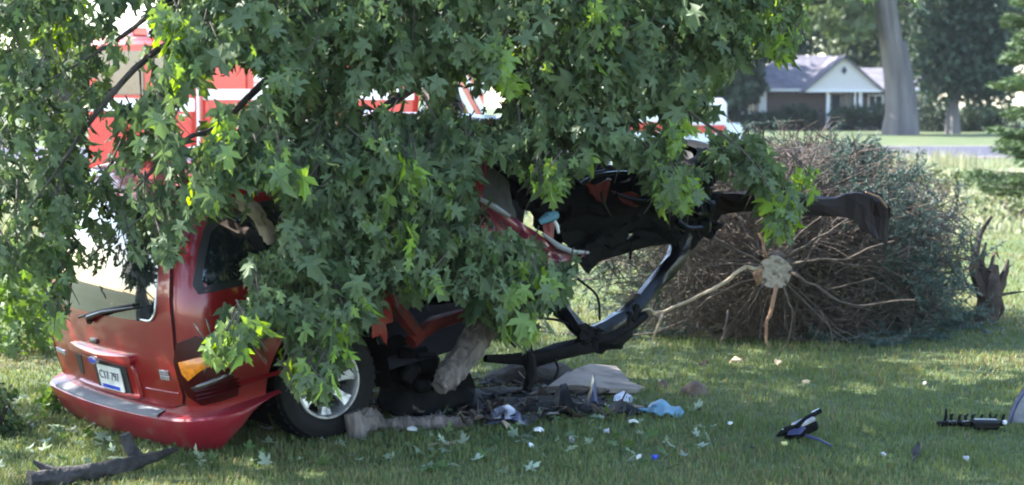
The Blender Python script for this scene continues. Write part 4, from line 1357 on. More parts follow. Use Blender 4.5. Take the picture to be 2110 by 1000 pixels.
# beige board
bp_ = [(1128, 812), (1170, 788), (1215, 772), (1270, 770), (1300, 795), (1332, 806), (1310, 815), (1250, 822), (1190, 818)]
o = MB().poly_prism([G(a, b_) + UPZ * .05 + UPZ * .03 * math.sin(i) for i, (a, b_) in enumerate(bp_)], (0, 0, -.03)).build('beige_board', M['board'], smooth=False)
tag(o, 'torn beige board smeared with soil lying beyond the debris', 'board')
def deb_sheet(name, label, cat, pts, m, seed, cr=.02, hgt=None):
    rows = [[G(a, b_) + UPZ * z for a, b_, z in r] for r in pts]
    o = sheet(name, rows, M[m], None, sub=4, crumple=cr, thick=.008, seed=seed)
    return tag(o, label, cat)
deb_sheet('plastic_sheet', 'crumpled pale blue plastic sheet on the grass right of the debris', 'plastic sheet', [[(1312, 855, .02), (1348, 852, .06), (1382, 853, .05), (1404, 858, .02)], [(1318, 858, .015), (1350, 862, .035), (1382, 864, .025), (1408, 865, .01)]], 'bluecloth', 41, .025)
deb_sheet('black_panel', 'bent black panel with a pointed fin amid the wreck debris', 'car panel', [[(1205, 845, .0), (1220, 842, .22), (1232, 845, .06)], [(1200, 858, .0), (1222, 858, .10), (1245, 858, .01)]], 'bluegray', 42, .015)
deb_sheet('panel_scrap', 'dark curled scrap of bodywork left of the pointed fin', 'car panel', [[(1130, 850, .02), (1150, 842, .14), (1175, 845, .10)], [(1135, 862, .01), (1155, 862, .08), (1190, 860, .02)]], 'black', 43, .03)
deb_sheet('panel_scrap', 'flat sooty strip of bodywork right of the pointed fin', 'car panel', [[(1240, 850, .03), (1280, 846, .06), (1330, 855, .02)], [(1245, 864, .01), (1285, 862, .03), (1320, 864, .01)]], 'black', 44, .03)
deb_sheet('panel_scrap', 'dark blue grey scrap on the soil beyond the split log', 'car panel', [[(1000, 868, .02), (1040, 860, .09), (1090, 868, .03)], [(1000, 882, .01), (1045, 880, .04), (1085, 884, .01)]], 'bluegray', 45, .02)
deb_sheet('panel_scrap', 'long black scrap below the leaning tree trunk', 'car panel', [[(900, 850, .02), (960, 838, .10), (1030, 842, .06)], [(905, 864, .01), (960, 862, .06), (1030, 862, .02)]], 'black', 46, .04)
deb_sheet('lamp_scrap', 'small violet and white lamp fragment at the board edge', 'lamp fragment', [[(1265, 826, .02), (1285, 822, .05), (1303, 824, .03)], [(1265, 832, .01), (1285, 832, .02), (1303, 832, .01)]], 'silver', 47, .01)
deb_sheet('shard', 'tall black shard stuck in the grass at lower right', 'plastic shard', [[(1884, 956, .0), (1880, 950, .06), (1891, 948, .095)], [(1866, 958, .0), (1890, 954, .045), (1897, 948, .095)]], 'frit', 48, .006)
nb = 620
bv = []
bc = []
for i in range(nb):
    px, py = rng.normal(1040, 120), rng.normal(838, 26)
    if py < 795 or py > 888 or px > 1330 or (px > 1120 and py < 828):
        continue
    c0 = G(px, py) + UPZ * rng.uniform(.01, .08)
    d = rng.normal(size=3) * np.array([1, 1, .45])
    d /= np.linalg.norm(d)
    e = np.cross(d, rng.normal(size=3))
    e /= np.linalg.norm(e)
    l, w_ = rng.uniform(.02, .085), rng.uniform(.004, .017)
    f_ = np.cross(d, e) * w_ * .5
    p4 = [c0 - d * l + e * w_, c0 - d * l * .8 - e * w_, c0 + d * l * rng.uniform(.5, 1) + e * w_ * .3, c0 + d * l - e * w_ * .6]
    bv.append(np.array([[p4[0], p4[1], p4[2]], [p4[1], p4[3], p4[2]], [p4[0] + f_, p4[2] + f_, p4[1] + f_], [p4[1] + f_, p4[2] + f_, p4[3] + f_], [p4[0], p4[0] + f_, p4[1]], [p4[1], p4[0] + f_, p4[1] + f_], [p4[1], p4[1] + f_, p4[3]], [p4[3], p4[1] + f_, p4[3] + f_]]))
    col = [(.012, .012, .014), (.05, .036, .027), (.10, .075, .055), (.02, .02, .03), (.16, .13, .11)][rng.choice(5, p=[.4, .25, .15, .12, .08])]
    bc.append(np.tile(col, (24, 1)))
bv = np.vstack([b.reshape(-1, 3) for b in bv])
M['bits'] = leafmat('splintered_debris', .02, .55)
kind(build_np('debris', bv, np.arange(len(bv)).reshape(-1, 3), np.vstack(bc), M['bits']), 'stuff')
# little scraps
scraps = [(1305, 882, .035, 'white', 'bright white scrap below the blue plastic sheet'), (1108, 900, .045, 'white', 'pale curled plastic scrap below the dark blue grey scrap'), (1096, 930, .022, 'white', 'small white chip halfway between debris and lower frame edge'), (1176, 920, .035, 'silver', 'silvery chip lying on grass below the pointed fin'),
          (990, 952, .026, 'white', 'white chip near the bottom edge below the split log'), (850, 898, .05, 'plate', 'ribbed pale plastic piece against the split log'), (1250, 900, .025, 'silver', 'grey chip left of the bright white scrap'), (1350, 955, .022, 'blue', 'blue chip at the bottom with a dark strip'), (1505, 884, .018, 'white', 'tiny white chip left of the aluminium part'),
          (1318, 955, .022, 'plate', 'pale crumb left of the blue chip'), (1088, 800, .022, 'white', 'white chip under the hanging steering arm'), (1820, 950, .025, 'silver', 'thin glassy chip left of the black shard'), (1990, 960, .030, 'silver', 'bluish glass chip right of the black shard'), (1440, 855, .02, 'frit', 'black chip right of the blue sheet'), (1045, 888, .045, 'palebranch', 'yellowish splinter among the scraps under the debris'), (1550, 935, .02, 'frit', 'dark sliver in the lower middle grass'),
          (1520, 757, .07, 'freshwood', 'long tan wood chip in front of the spruce'), (1605, 757, .045, 'freshwood', 'bright tan wood chip below the spruce cut end'), (1660, 800, .035, 'freshwood', 'tan wood chip in the open lawn'), (1450, 760, .05, 'clod', 'flat brown bark chip left of the tan chips'), (2032, 694, .035, 'bluegray', 'small dark chip below the torn stump'), (1365, 798, .03, 'white', 'pale chip by the beige board'), (1905, 800, .02, 'plate', 'pale fleck far right on the lawn')]
for i, (px, py, r, m, lab) in enumerate(scraps):
    rr = np.random.default_rng(100 + i)
    r *= .78
    n = 7
    c0 = G(px, py)
    ang = np.sort(rr.uniform(0, 2 * math.pi, n))
    pts_ = np.array([c0 + np.array([math.cos(a) * r * rr.uniform(.6, 1.2), math.sin(a) * r * rr.uniform(.6, 1.4), .035 + r * rr.uniform(-.2, .8)]) for a in ang])
    o = MB()
    cen = pts_.mean(0) + UPZ * r * .35
    v_ = np.vstack([pts_, pts_ - UPZ * .012, [cen], [cen - UPZ * .012]])
    f_ = [(i_, (i_ + 1) % n, 2 * n) for i_ in range(n)] + [((i_ + 1) % n + n, i_ + n, 2 * n + 1) for i_ in range(n)] + [(i_, i_ + n, (i_ + 1) % n + n, (i_ + 1) % n) for i_ in range(n)]
    o.add(v_, f_)
    nm = 'wood_chip' if m in ('freshwood', 'palebranch', 'clod') else 'plastic_scrap'
    tag(o.build(nm, M[m], smooth=False), lab, 'wood chip' if nm == 'wood_chip' else 'scrap')
# black aluminium bracket at lower middle right
g1 = G(1645, 910)
al = thing('engine_bracket', 'black and silver engine bracket lying alone on the lawn', 'car part', g1)
def A(px, py, z):
    return G(px, py) + UPZ * z
B1 = rotz(.35) @ roty(-.35)
MB().box(A(1650, 908, .06), (.20, .09, .06), B1, .015).build('housing', M['black'], al)
MB().box(A(1655, 908, .105), (.13, .07, .03), B1, .012).build('top_cover', M['silver'], al)
MB().tube([A(1640, 912, .09), A(1662, 908, .13), A(1690, 905, .165)], [.014, .014, .014], 8).build('lever', M['black'], al)
MB().box(A(1682, 905, .158), (.055, .03, .022), B1, .008).build('lever_tip', M['white'], al)
MB().tube([A(1600, 910, .03), A(1618, 910, .06), A(1640, 910, .07)], [.008, .025, .03], 8).build('nozzle', M['black'], al)
MB().box(A(1616, 910, .062), (.03, .03, .03), B1, .008).build('white_cap', M['white'], al)
MB().tube([A(1660, 912, .04), A(1690, 918, .03), A(1712, 926, .02)], [.010, .008, .006], 6).build('cable', M['bluegray'], al)
MB().box(A(1616, 925, .03), (.035, .02, .02), rotz(.2), .004).build('yellow_tab', mat('pale_yellow_plastic', (.6, .55, .2), .5), al)
MB().poly_prism([A(1622, 914, .05), A(1648, 916, .06), A(1660, 912, .085), A(1642, 908, .10), A(1626, 908, .08)], (0, -.012, 0)).build('cracked_plate', M['bluegray'], al, smooth=False)
# black grille piece at right
g2 = G(2000, 888)
gr = thing('grille_piece', 'broken black grille piece lying at the right edge of the lawn', 'car part', g2)
MB().box(A(2000, 885, .035), (.40, .05, .03), rotz(.05), .01).build('grille_bar', M['black'], gr)
MB().box(A(2030, 890, .045), (.16, .08, .06), rotz(-.1), .015).build('housing', M['blackgloss'], gr)
for k in range(9):
    px = 1945 + k * 15
    MB().tube([A(px, 884, .03), A(px + rng.normal(0, 3), 883, .06 + .03 * rng.random()), A(px + 4, 882, .08 + .05 * rng.random() * (k % 3 == 0))], [.010, .010, .006], 6).build('tab', M['black'], gr)
for px in (1962, 1990):
    MB().box(A(px, 890, .05), (.05, .03, .03), rotz(.3), .006).build('silver_lug', M['blackgloss'], gr)
MB().box(A(2070, 886, .045), (.025, .02, .025), rotz(.2), .006).build('white_plug', M['white'], gr)
# white and blue wheel-liner piece cut by the right edge
g3 = G(2100, 878)
dr = thing('curved_cover', 'curved blue and white plastic cover at the right frame edge', 'car part', g3)
rows = []
for t in np.linspace(0, 1, 6):
    rows.append([G(2084 + 6 * t + 30 * k, 878 + 3 * k) + UPZ * (t * .20 + .02) + np.array([.07 * t * t, 0, 0]) for k in (0, 1, 2, 3)])
sheet('cover_shell', rows, M['graypad'], dr, sub=3, crumple=.006, seed=50)
MB().tube([r[0] + np.array([-.012, -.01, 0]) for r in rows], .014, 8).build('blue_edge', M['bluegray'], dr)

# scattered pale leaves on the lawn
n = 420
lp_ = np.stack([rng.uniform(-3.4, 1.2, n), rng.uniform(9.3, 11.6, n), np.full(n, .03)], 1)
rt = rand_rots(n)
for i in range(n):
    rt[i] = rotz(rng.uniform(0, 6.28)) @ rotx(rng.normal(0, .45)) @ roty(rng.normal(0, .45) + (math.pi if rng.random() < .6 else 0))
vv, tt = scatter(LTV, LTT, lp_, rt, rng.uniform(.035, .085, n))
cl = np.where(rng.random((n, 1)) < .4, np.array([[.34, .40, .30]]), np.array([[.08, .13, .04]])) * rng.uniform(.6, 1.2, (n, 1))
kind(build_np('fallen_leaves', vv, tt, np.repeat(cl, len(LTV), 0), M['leaf']), 'stuff')

# ------------------------------------------------------------------ trees and shrubs
QV = np.array([(-.5, 0, 0), (.0, -.32, .06), (.5, 0, -.05), (0, .32, .08)], float)
QT = np.array([(0, 1, 2), (0, 2, 3)])
def crown_leaves(centers, rads, n, size, c0, c1, hollow=.55, squash=1.0):
    """leaf clumps over a set of ellipsoid lobes"""
    vol = np.array([r[0] * r[1] * r[2] for r in rads]) ** .67
    k = rng.choice(len(centers), n, p=vol / vol.sum())
    d = rng.normal(size=(n, 3))
    d /= np.linalg.norm(d, axis=1)[:, None]
    # clumping: snap directions to random clump centres
    nc = max(30, n // 55)
    cd = rng.normal(size=(nc, 3))
    cd /= np.linalg.norm(cd, axis=1)[:, None]
    cr = hollow + (1.06 - hollow) * rng.random(nc) ** .6
    ci = rng.integers(0, nc, n)
    r = np.asarray(rads)[k]
    p = np.asarray(centers)[k] + cd[ci] * cr[ci, None] * r + rng.normal(0, .13, (n, 3)) * r
    tone = rng.random(nc)[ci][:, None] * .7 + rng.random((n, 1)) * .3
    col = np.asarray(c0) * (1 - tone) + np.asarray(c1) * tone
    ro = rand_rots(n)
    return p, ro, size * rng.uniform(.6, 1.4, n), col
def tree(name, label, cat, base_, trunk_pts, trunk_r, lobes, n, size, c0, c1, bark='bark', limbs_=5, group=None, hollow=.5, droop=0):
    t = thing(name, label, cat, base_, group)
    b = np.asarray(base_, float)
    tp = np.array([b + np.array(p) for p in trunk_pts])
    MB().tube(tp, trunk_r, 22, smooth=6, noise=.025, flute=.07).build('trunk', M[bark], t, angle=25)
    cen = [b + np.array(l[0]) for l in lobes]
    rad = [np.array(l[1], float) for l in lobes]
    for i in range(min(limbs_, len(cen))):
        s0 = tp[-2] if len(tp) > 2 else tp[0]
        mid = (s0 + cen[i]) / 2 + np.array([0, 0, .1 * rad[i][2]])
        MB().tube([s0, mid, cen[i]], [trunk_r[-1] * .8, trunk_r[-1] * .5, trunk_r[-1] * .2], 7, smooth=3).build('limb', M[bark], t)
    p, ro, s_, col = crown_leaves(cen, rad, n, size, c0, c1, hollow)
    if droop:
        p[:, 2] -= droop * rng.random(n) ** 2
    p[:, 2] = np.maximum(p[:, 2], b[2] + .05)
    vv, tt = scatter(QV, QT, p, ro, s_)
    build_np('crown', vv, tt, np.repeat(col, 4, 0), M['foliage'], t, loc=b)
    return t
def bush(name, label, base_, rx, ry, rz, n, size, c0, c1, group=None, cat='bush'):
    t = thing(name, label, cat, base_, group)
    b = np.asarray(base_, float)
    lob = [(b + np.array([0, 0, rz * .45]), np.array([rx, ry, rz * .6]))]
    for k in range(5):
        a = rng.uniform(0, 6.28)
        lob.append((b + np.array([math.cos(a) * rx * .5, math.sin(a) * ry * .4, rz * rng.uniform(.35, .62)]), np.array([rx * .5, ry * .5, rz * .4])))
    p, ro, s_, col = crown_leaves([l[0] for l in lob], [l[1] for l in lob], n, size, c0, c1, .6)
    p[:, 2] = np.maximum(p[:, 2], .03)
    vv, tt = scatter(QV, QT, p, ro, s_)
    kind(build_np('foliage', vv, tt, np.repeat(col, 4, 0), M['foliage'], t, loc=b), 'stuff')
    mb = MB()
    for k in range(5):
        a = rng.uniform(0, 6.28)
        mb.tube([b, b + np.array([math.cos(a) * rx * .4, math.sin(a) * ry * .4, rz * .7])], [.03 + .01 * rz, .01], 5)
    mb.build('stems', M['bark'], t)
    return t

DG0, DG1 = (.020, .036, .018), (.050, .078, .032)
# big grey trunk in front of the house, crown above the picture
hb = G(1855, 278)
s34 = 3720 / hb[1]
t = tree('shade_tree', 'tall shade tree with thick grey trunk in front of the house', 'tree', hb, [(0, 0, -.1), (-.08, 0, 1.2), (-.25, 0, 3.0), (-.75, 0, 6.0), (-1.2, 0, 9.5), (-1.2, .5, 12.5)], [.95, .72, .62, .56, .5, .35],
         [((-3.6, 0, 10.5), (3.2, 3, 3.6)), ((-1.2, 0, 13), (5, 4, 4)), ((3.0, 1, 11.8), (3, 3, 3)), ((-4.2, -1, 7.0), (1.8, 2.0, 1.7)), ((-2.9, -1, 5.9), (1.2, 1.2, 1.0)), ((-6.3, 2.5, 7.2), (2.2, 2.2, 2.0)), ((-8.6, 3.4, 9.0), (2.6, 2.6, 2.4)), ((-4.6, 2, 8.2), (2, 2, 1.6))], 9000, .50, (.045, .07, .03), (.13, .17, .075), 'graybark')
MB().tube([hb + np.array([.5, .3, -.1]), hb + np.array([.52, .3, 1.2]), hb + np.array([.42, .3, 2.6]), hb + np.array([.10, .5, 5.0])], [.6, .45, .38, .3], 10, smooth=4, noise=.05).build('second_trunk', M['graybark'], t)
# dark drooping evergreen right of it
eb = G(1963, 276)
tree('weeping_evergreen', 'broad dark drooping evergreen right of the grey trunk', 'tree', eb, [(0, 0, -.1), (0, 0, 2), (.1, 0, 6), (.2, 0, 11)], [.42, .30, .25, .12],
     [((-.4, 0, 4.0), (2.2, 2, 1.6)), ((1.2, 0, 4.2), (2.2, 2, 1.8)), ((-.9, 0, 6.2), (1.6, 1.8, 1.8)), ((1.4, 0, 6.6), (2.2, 2, 2)), ((.4, 0, 8.5), (2.0, 2, 2.6)), ((.6, 0, 11), (1.6, 1.6, 2.5)), ((2.0, 0, 3.0), (1.4, 1.4, 1.0))], 13000, .36, (.018, .036, .024), (.055, .085, .05), 'graybark', 4, droop=1.0)
# trees behind the house and around the far side of the lawn
far = [
    ('dense dark tree rising behind the left end of the house', 17.2, 126, 17, 5.0, DG0, DG1),
    ('dark bluish tree behind the maple tips, left of the house roof', 8.0, 116, 15, 5.5, (.022, .042, .028), (.05, .082, .05)),
    ('round pale green tree behind the right wing of the house', 26.5, 132, 12, 4.6, (.04, .06, .03), (.09, .12, .06)),
    ('tall dark tree behind the drooping evergreen', 31.0, 128, 15, 5.2, DG0, DG1),
    ('low dark tree beside the left shutter of the house', 12.8, 112, 6.2, 2.6, (.02, .038, .024), (.048, .075, .045)),
    ('wide green tree far behind the ambulance', 3.0, 130, 13, 6.5, (.03, .05, .028), (.07, .10, .05)),
    ('distant rounded tree behind the fire engine rear', -8.0, 150, 9, 6.0, (.05, .075, .04), (.10, .13, .065)),
    ('distant tree far left beyond the fire engine cab', -36.0, 150, 8, 7.0, (.06, .08, .045), (.11, .14, .07)),
]
for lab, x, y, H, rw_, c0, c1 in far:
    tree('background_tree', lab, 'tree', (x, y, 0), [(0, 0, -.1), (.1, 0, H * .25), (0, 0, H * .5), (0, 0, H * .7)], [.045 * rw_ + .15, .04 * rw_ + .1, .2, .1],
         [((0, 0, H * .62), (rw_ * .8, rw_ * .8, H * .36)), ((-rw_ * .5, 0, H * .45), (rw_ * .55, rw_ * .6, H * .26)), ((rw_ * .5, 0, H * .48), (rw_ * .55, rw_ * .6, H * .26)), ((.1 * rw_, 0, H * .8), (rw_ * .5, rw_ * .5, H * .2)), ((0, -rw_ * .4, H * .35), (rw_ * .7, rw_ * .5, H * .22))],
         7000, .55, c0, c1, limbs_=4, group='trees beyond the lawn')

# tall spruce at the right edge, sunlit boughs in tiers
sb = np.array([10.4, 32.0, 0])
sp_ = thing('spruce_tree', 'sunlit green spruce at the right edge of the picture', 'tree', sb)
MB().tube([sb, sb + UPZ * 4, sb + UPZ * 8.5], [.22, .15, .03], 10).build('trunk', M['bark'], sp_)
tv_, tc_ = [], []
mbb = MB()
for i in range(210):
    z = .35 + 8.0 * rng.random()
    L = (1 - z / 9.2) * 2.35 * rng.uniform(.75, 1.1) + .15
    a = rng.uniform(0, 6.28)
    d = np.array([math.cos(a), math.sin(a), 0])
    n = 7
    t = np.linspace(0, 1, n)
    p = sb + UPZ * z + np.outer(t * L, d) + np.outer(-.28 * t * L + .24 * t * t * L, UPZ)
    mbb.tube(p, np.linspace(.025, .005, n), 4, cap=False)
    side = np.cross(d, UPZ)
    m_ = int(330 * L)
    tt_ = rng.random(m_) ** .7
    b0 = np.stack([np.interp(tt_, t, p[:, k]) for k in range(3)], 1)
    wv = (.42 * (1 - .55 * tt_) * min(1, L)) * rng.uniform(-1, 1, m_)
    b0 = b0 + side * wv[:, None] + d * (np.abs(wv) * .5)[:, None] - UPZ * (np.abs(wv) * .25 + .08 * rng.random(m_))[:, None]
    nd = d * .8 + side * np.sign(wv)[:, None] * .6 + rng.normal(0, .4, (m_, 3)) - UPZ * .15
    nd /= np.linalg.norm(nd, axis=1)[:, None]
    sd_ = np.cross(nd, rng.normal(size=(m_, 3)))
    sd_ /= np.linalg.norm(sd_, axis=1)[:, None]
    ln_ = rng.uniform(.07, .15, (m_, 1))
    tv_.append(np.stack([b0 - sd_ * .022, b0 + sd_ * .022, b0 + nd * ln_], 1))
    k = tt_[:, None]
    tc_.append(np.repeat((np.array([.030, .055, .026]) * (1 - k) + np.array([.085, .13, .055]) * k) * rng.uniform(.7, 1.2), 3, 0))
kind(mbb.build('boughs', M['bark'], sp_), 'stuff')
tv = np.vstack(tv_)
kind(build_np('needles', tv.reshape(-1, 3), np.arange(len(tv) * 3).reshape(-1, 3), np.vstack(tc_), M['needles'], sp_, loc=sb), 'stuff')

# left side: sunlit sapling, dark trunk behind, low plant in the corner
lb = G(35, 725)
t = thing('sapling', 'sunlit leafy sapling behind the left rear of the minivan', 'sapling', lb)
MB().tube([lb, lb + np.array([.05, 0, .4]), lb + np.array([0, 0, .9])], [.012, .010, .005], 6).build('trunk', M['bark'], t)
n = 420
pp = lb + np.stack([rng.normal(0, .20, n), rng.normal(0, .2, n), rng.uniform(.02, .85, n)], 1)
ro = rand_rots(n)
for i in range(n):
    ro[i] = rotz(rng.uniform(-1, 1) + math.pi) @ rotx(R_(-65) + rng.normal(0, .4)) @ roty(rng.normal(0, .3))
vv, tt = scatter(LTV, LTT, pp, ro, rng.uniform(.06, .12, n))
cl = np.array([.10, .17, .04]) * rng.uniform(.6, 1.4, (n, 1))
build_np('crown', vv, tt, np.repeat(cl, len(LTV), 0), M['leaf'], t, loc=lb)
tb = G(86, 715)
t = tree('old_tree', 'dark tree trunk just left of the minivan tailgate', 'tree', tb + np.array([.0, .5, 0]), [(0, 0, -.05), (0, 0, .6), (.05, 0, 1.6), (0, 0, 3.4), (0, 0, 4.2)], [.16, .13, .12, .11, .09],
         [((-.4, .3, 4.6), (1.8, 1.6, 1.1)), ((-1.4, 0, 4.2), (1.3, 1.3, .9)), ((.9, .6, 4.3), (1.2, 1.2, .9))], 5000, .14, (.03, .055, .018), (.07, .11, .035), 'graybark', 3)
bush('low_bush', 'low dark bush cut by the left frame edge', G(-8, 895), .17, .2, .26, 420, .05, (.018, .035, .014), (.05, .08, .03))
bush('leafy_sprig', 'bright sprig of leaves beside the left end of the bumper', G(105, 850), .10, .12, .16, 130, .05, (.08, .14, .035), (.16, .24, .06), cat='plant')
for lab, px, py, rx, rz in (('thin weed clump at the far field edge right of the spruce', 1940, 400, .6, .5), ('broad weed clump at the right field edge near the standing spruce', 2090, 455, .9, .45)):
    bush('weed_clump', lab, G(px, py), rx, rx, rz, 500, .09, (.05, .075, .03), (.12, .14, .06), cat='weeds')
# two neighbouring maples outside the picture on the left shade the lawn
for lab, x, y, H, rr in (('tall maple left of the picture shading the lawn', -9.6, 11.8, 7.5, 3.2), ('second maple further left shading the lawn', -7.6, 7.2, 6.8, 2.7)):
    tree('neighbour_maple', lab, 'tree', (x, y, 0), [(0, 0, -.1), (0, 0, 1.5), (.1, 0, 3.2), (0, 0, 4.8)], [.26, .2, .16, .1],
         [((0, 0, H * .72), (rr, rr, H * .27)), ((rr * .5, 0, H * .55), (rr * .6, rr * .7, H * .18)), ((-rr * .5, 0, H * .55), (rr * .6, rr * .7, H * .18))], 2600, .22, (.03, .055, .018), (.07, .11, .035), 'graybark', 3)

# unseen tree added at right to darken the van's side and its reflections
for lab, x, y, H, rr in (('added bushy tree outside the picture at right, darkening the van side', 15.0, 5.0, 9, 4.0),):
    tree('added_tree', lab, 'tree', (x, y, 0), [(0, 0, -.1), (0, 0, 1.5), (.1, 0, 3.2), (0, 0, 5.2)], [.3, .24, .2, .12],
         [((0, 0, H * .6), (rr, rr, H * .38)), ((rr * .5, 0, H * .4), (rr * .6, rr * .7, H * .26)), ((-rr * .5, 0, H * .4), (rr * .6, rr * .7, H * .26))], 6000, .42, DG0, DG1, 'graybark', 3)
# ------------------------------------------------------------------ the ranch house
HY = 113.0
hs_ = 3720 / HY
def HX(px): return (px - 1055) / hs_
def HZ(py): return max(0.0, CZ + (203 - py) / hs_)
house = thing('ranch_house', 'low brick ranch house with pale front gable and porch across the road', 'house', (HX(1700), HY, 0))
x0, x1 = HX(1500), HX(1925)
EZ = HZ(186)
gx0, gx1 = HX(1655), HX(1808)
# walls with real window openings left between wall pieces
def wallbox(xa, xb, za, zb, y=HY + .6, th=.25, m='brick', name='wall', parent=None):
    return MB().box(((xa + xb) / 2, y + th / 2, (za + zb) / 2), (xb - xa, th, zb - za)).build(name, M[m], parent or house, smooth=False)
dx0, dx1 = HX(1704), HX(1764)
wins = [(HX(1543), HX(1563), HZ(235), HZ(193)), (dx0, dx1, HZ(262), HZ(188)), (HX(1790), HX(1822), HZ(232), HZ(195)), (HX(1885), HX(1908), HZ(225), HZ(195))]
xa = x0
for (wa, wb, za, zb) in wins:
    wallbox(xa, wa, 0, EZ)
    wallbox(wa, wb, zb, EZ)
    if za > .05:
        wallbox(wa, wb, 0, za)
    xa = wb
wallbox(xa, x1, 0, EZ)
for xe in (x0, x1 - .25):
    MB().box((xe + .125, HY + 4.6, EZ / 2), (.25, 7.4, EZ)).build('wall', M['brick'], house, smooth=False)
MB().box(((x0 + x1) / 2, HY + 8.4, EZ / 2), (x1 - x0, .25, EZ)).build('wall', M['brick'], house, smooth=False)
def window(wa, wb, za, zb, y=HY + .66, vert=1, hor=1, pane='warmpane', curtain=True):
    f = .08
    mb = MB()
    mb.box(((wa + wb) / 2, y, za + f / 2), (wb - wa, .12, f))
    mb.box(((wa + wb) / 2, y, zb - f / 2), (wb - wa, .12, f))
    for xq in (wa + f / 2, wb - f / 2):
        mb.box((xq, y, (za + zb) / 2), (f, .12, zb - za - 2 * f))
    fr = mb.build('window', M['housewhite'], house, smooth=False)
    MB().box(((wa + wb) / 2, y + .03, (za + zb) / 2), (wb - wa - 2 * f, .02, zb - za - 2 * f)).build('pane', M[pane], fr, smooth=False)
    for k in range(vert):
        xq = wa + (wb - wa) * (k + 1) / (vert + 1)
        MB().box((xq, y - .005, (za + zb) / 2), (.05, .05, zb - za - 2 * f)).build('glazing_bar', M['housewhite'], fr, smooth=False)
    return fr
window(*wins[0])
window(*wins[2], vert=1)
window(*wins[3], vert=0)
# white shutters and corner trim beside the left window
MB().box(((HX(1572)), HY + .52, (HZ(237) + HZ(187)) / 2), (HX(1580) - HX(1564), .12, HZ(187) - HZ(237))).build('shutter', M['housewhite'], house, smooth=False)
MB().box(((HX(1527)), HY + .52, (HZ(237) + HZ(190)) / 2), (.35, .12, HZ(190) - HZ(237))).build('shutter', M['housewhite'], house, smooth=False)
# porch recess with door, sidelights, columns
MB().box(((dx0 + dx1) / 2, HY + 1.6, EZ / 2), (dx1 - dx0, .1, EZ)).build('porch_wall', M['siding'], house, smooth=False)
dr_ = MB().box((HX(1728), HY + 1.5, 1.08), (.95, .08, 2.1), None, .02).build('door', M['ink'], house)
MB().box((HX(1737), HY + 1.45, 1.0), (.05, .05, .12)).build('handle', M['silver'], dr_)
window(HX(1706), HX(1720), .5, HZ(192), y=HY + 1.5, vert=0, pane='curtain')
window(HX(1738), HX(1752), .4, HZ(190), y=HY + 1.5, vert=1, pane='curtain')
for px in (1701, 1767, 1756):
    c = MB()
    xx_ = HX(px)
    c.box((xx_, HY - .55, EZ / 2), (.2 if px != 1756 else .12, .2 if px != 1756 else .12, EZ))
    c.box((xx_, HY - .55, .08), (.32, .32, .16))
    c.box((xx_, HY - .55, EZ - .06), (.3, .3, .11))
    c.build('porch_column', M['housewhite'], house, smooth=False)
MB().box(((gx0 + gx1) / 2, HY - .1, .06), (gx1 - gx0 - .3, 1.6, .12)).build('porch_step', M['board'], house, smooth=False)
# front gable
ap = HZ(120)
gm = (gx0 + gx1) / 2
gy0 = HY - .8
gb = MB()
gb.poly_prism([(gx0, gy0, EZ), (gx1, gy0, EZ), (gm, gy0, ap)], (0, .15, 0))
gab = gb.build('gable', M['siding'], house, smooth=False)
for k in range(8):
    z = EZ + (ap - EZ) * (k + .2) / 8.6
    hw = (gx1 - gx0) / 2 * (1 - (z - EZ) / (ap - EZ)) - .08
    MB().box((gm, gy0 - .012, z), (2 * hw, .03, .2), rotx(.06)).build('siding_board', M['siding'], gab, smooth=False)
vz = HZ(146)
MB().poly_prism([(gm - .17, gy0 - .03, vz), (gm, gy0 - .03, vz + .26), (gm + .17, gy0 - .03, vz), (gm, gy0 - .03, vz - .26)], (0, -.05, 0)).build('gable_vent', M['ink'], gab, smooth=False)
MB().box((gm, gy0 - .06, EZ - .06), (gx1 - gx0 + .2, .12, .14)).build('fascia', M['housewhite'], house, smooth=False)
def roofslab(pts, th=.12, name='roof'):
    p = np.array(pts, float)
    return MB().poly_prism(p, (0, 0, -th)).build(name, M['shingle'], house, smooth=False)
oh = .25
for sg, xe in ((-1, gx0 - oh), (1, gx1 + oh)):
    ze = EZ - oh * (ap - EZ) / (gm - gx0) + .14
    roofslab([(xe, gy0 - .25, ze), (gm, gy0 - .25, ap + .14), (gm, HY + 5, ap + .14), (xe, HY + 5, ze)])
rzl, rzr = HZ(112), HZ(138)
xr0, xr1 = HX(1640), HX(1735)
yf, yr, yb = HY + .2, HY + 4.5, HY + 8.9
roofslab([(x0 - .4, yf, EZ + .05), (gm, yf, EZ + .05), (xr1, yr, rzl), (xr0, yr, rzl)])
roofslab([(x0 - .4, yf, EZ + .045), (xr0, yr, rzl - .005), (x0 - .4, yb, EZ + .045)])
roofslab([(x0 - .4, yb, EZ + .04), (xr0, yr, rzl - .01), (xr1, yr, rzl - .01), (x1, yb, EZ + .04)])
roofslab([(gm + .3, yf, EZ + .03), (x1 + .4, yf, EZ + .03), (x1 + .4, yr, rzr), (xr1, yr, rzr)])
MB().poly_prism([(x1, yf + .2, EZ), (x1, yb - .2, EZ), (x1, yr, rzr - .15)], (.1, 0, 0)).build('end_gable', M['siding'], house, smooth=False)
MB().box(((x0 + gx0) / 2 - .2, yf - .02, EZ), (gx0 - x0, .1, .16)).build('fascia', M['housewhite'], house, smooth=False)
MB().box(((gx1 + x1) / 2 + .3, yf - .02, EZ), (x1 - gx1, .1, .16)).build('fascia', M['housewhite'], house, smooth=False)
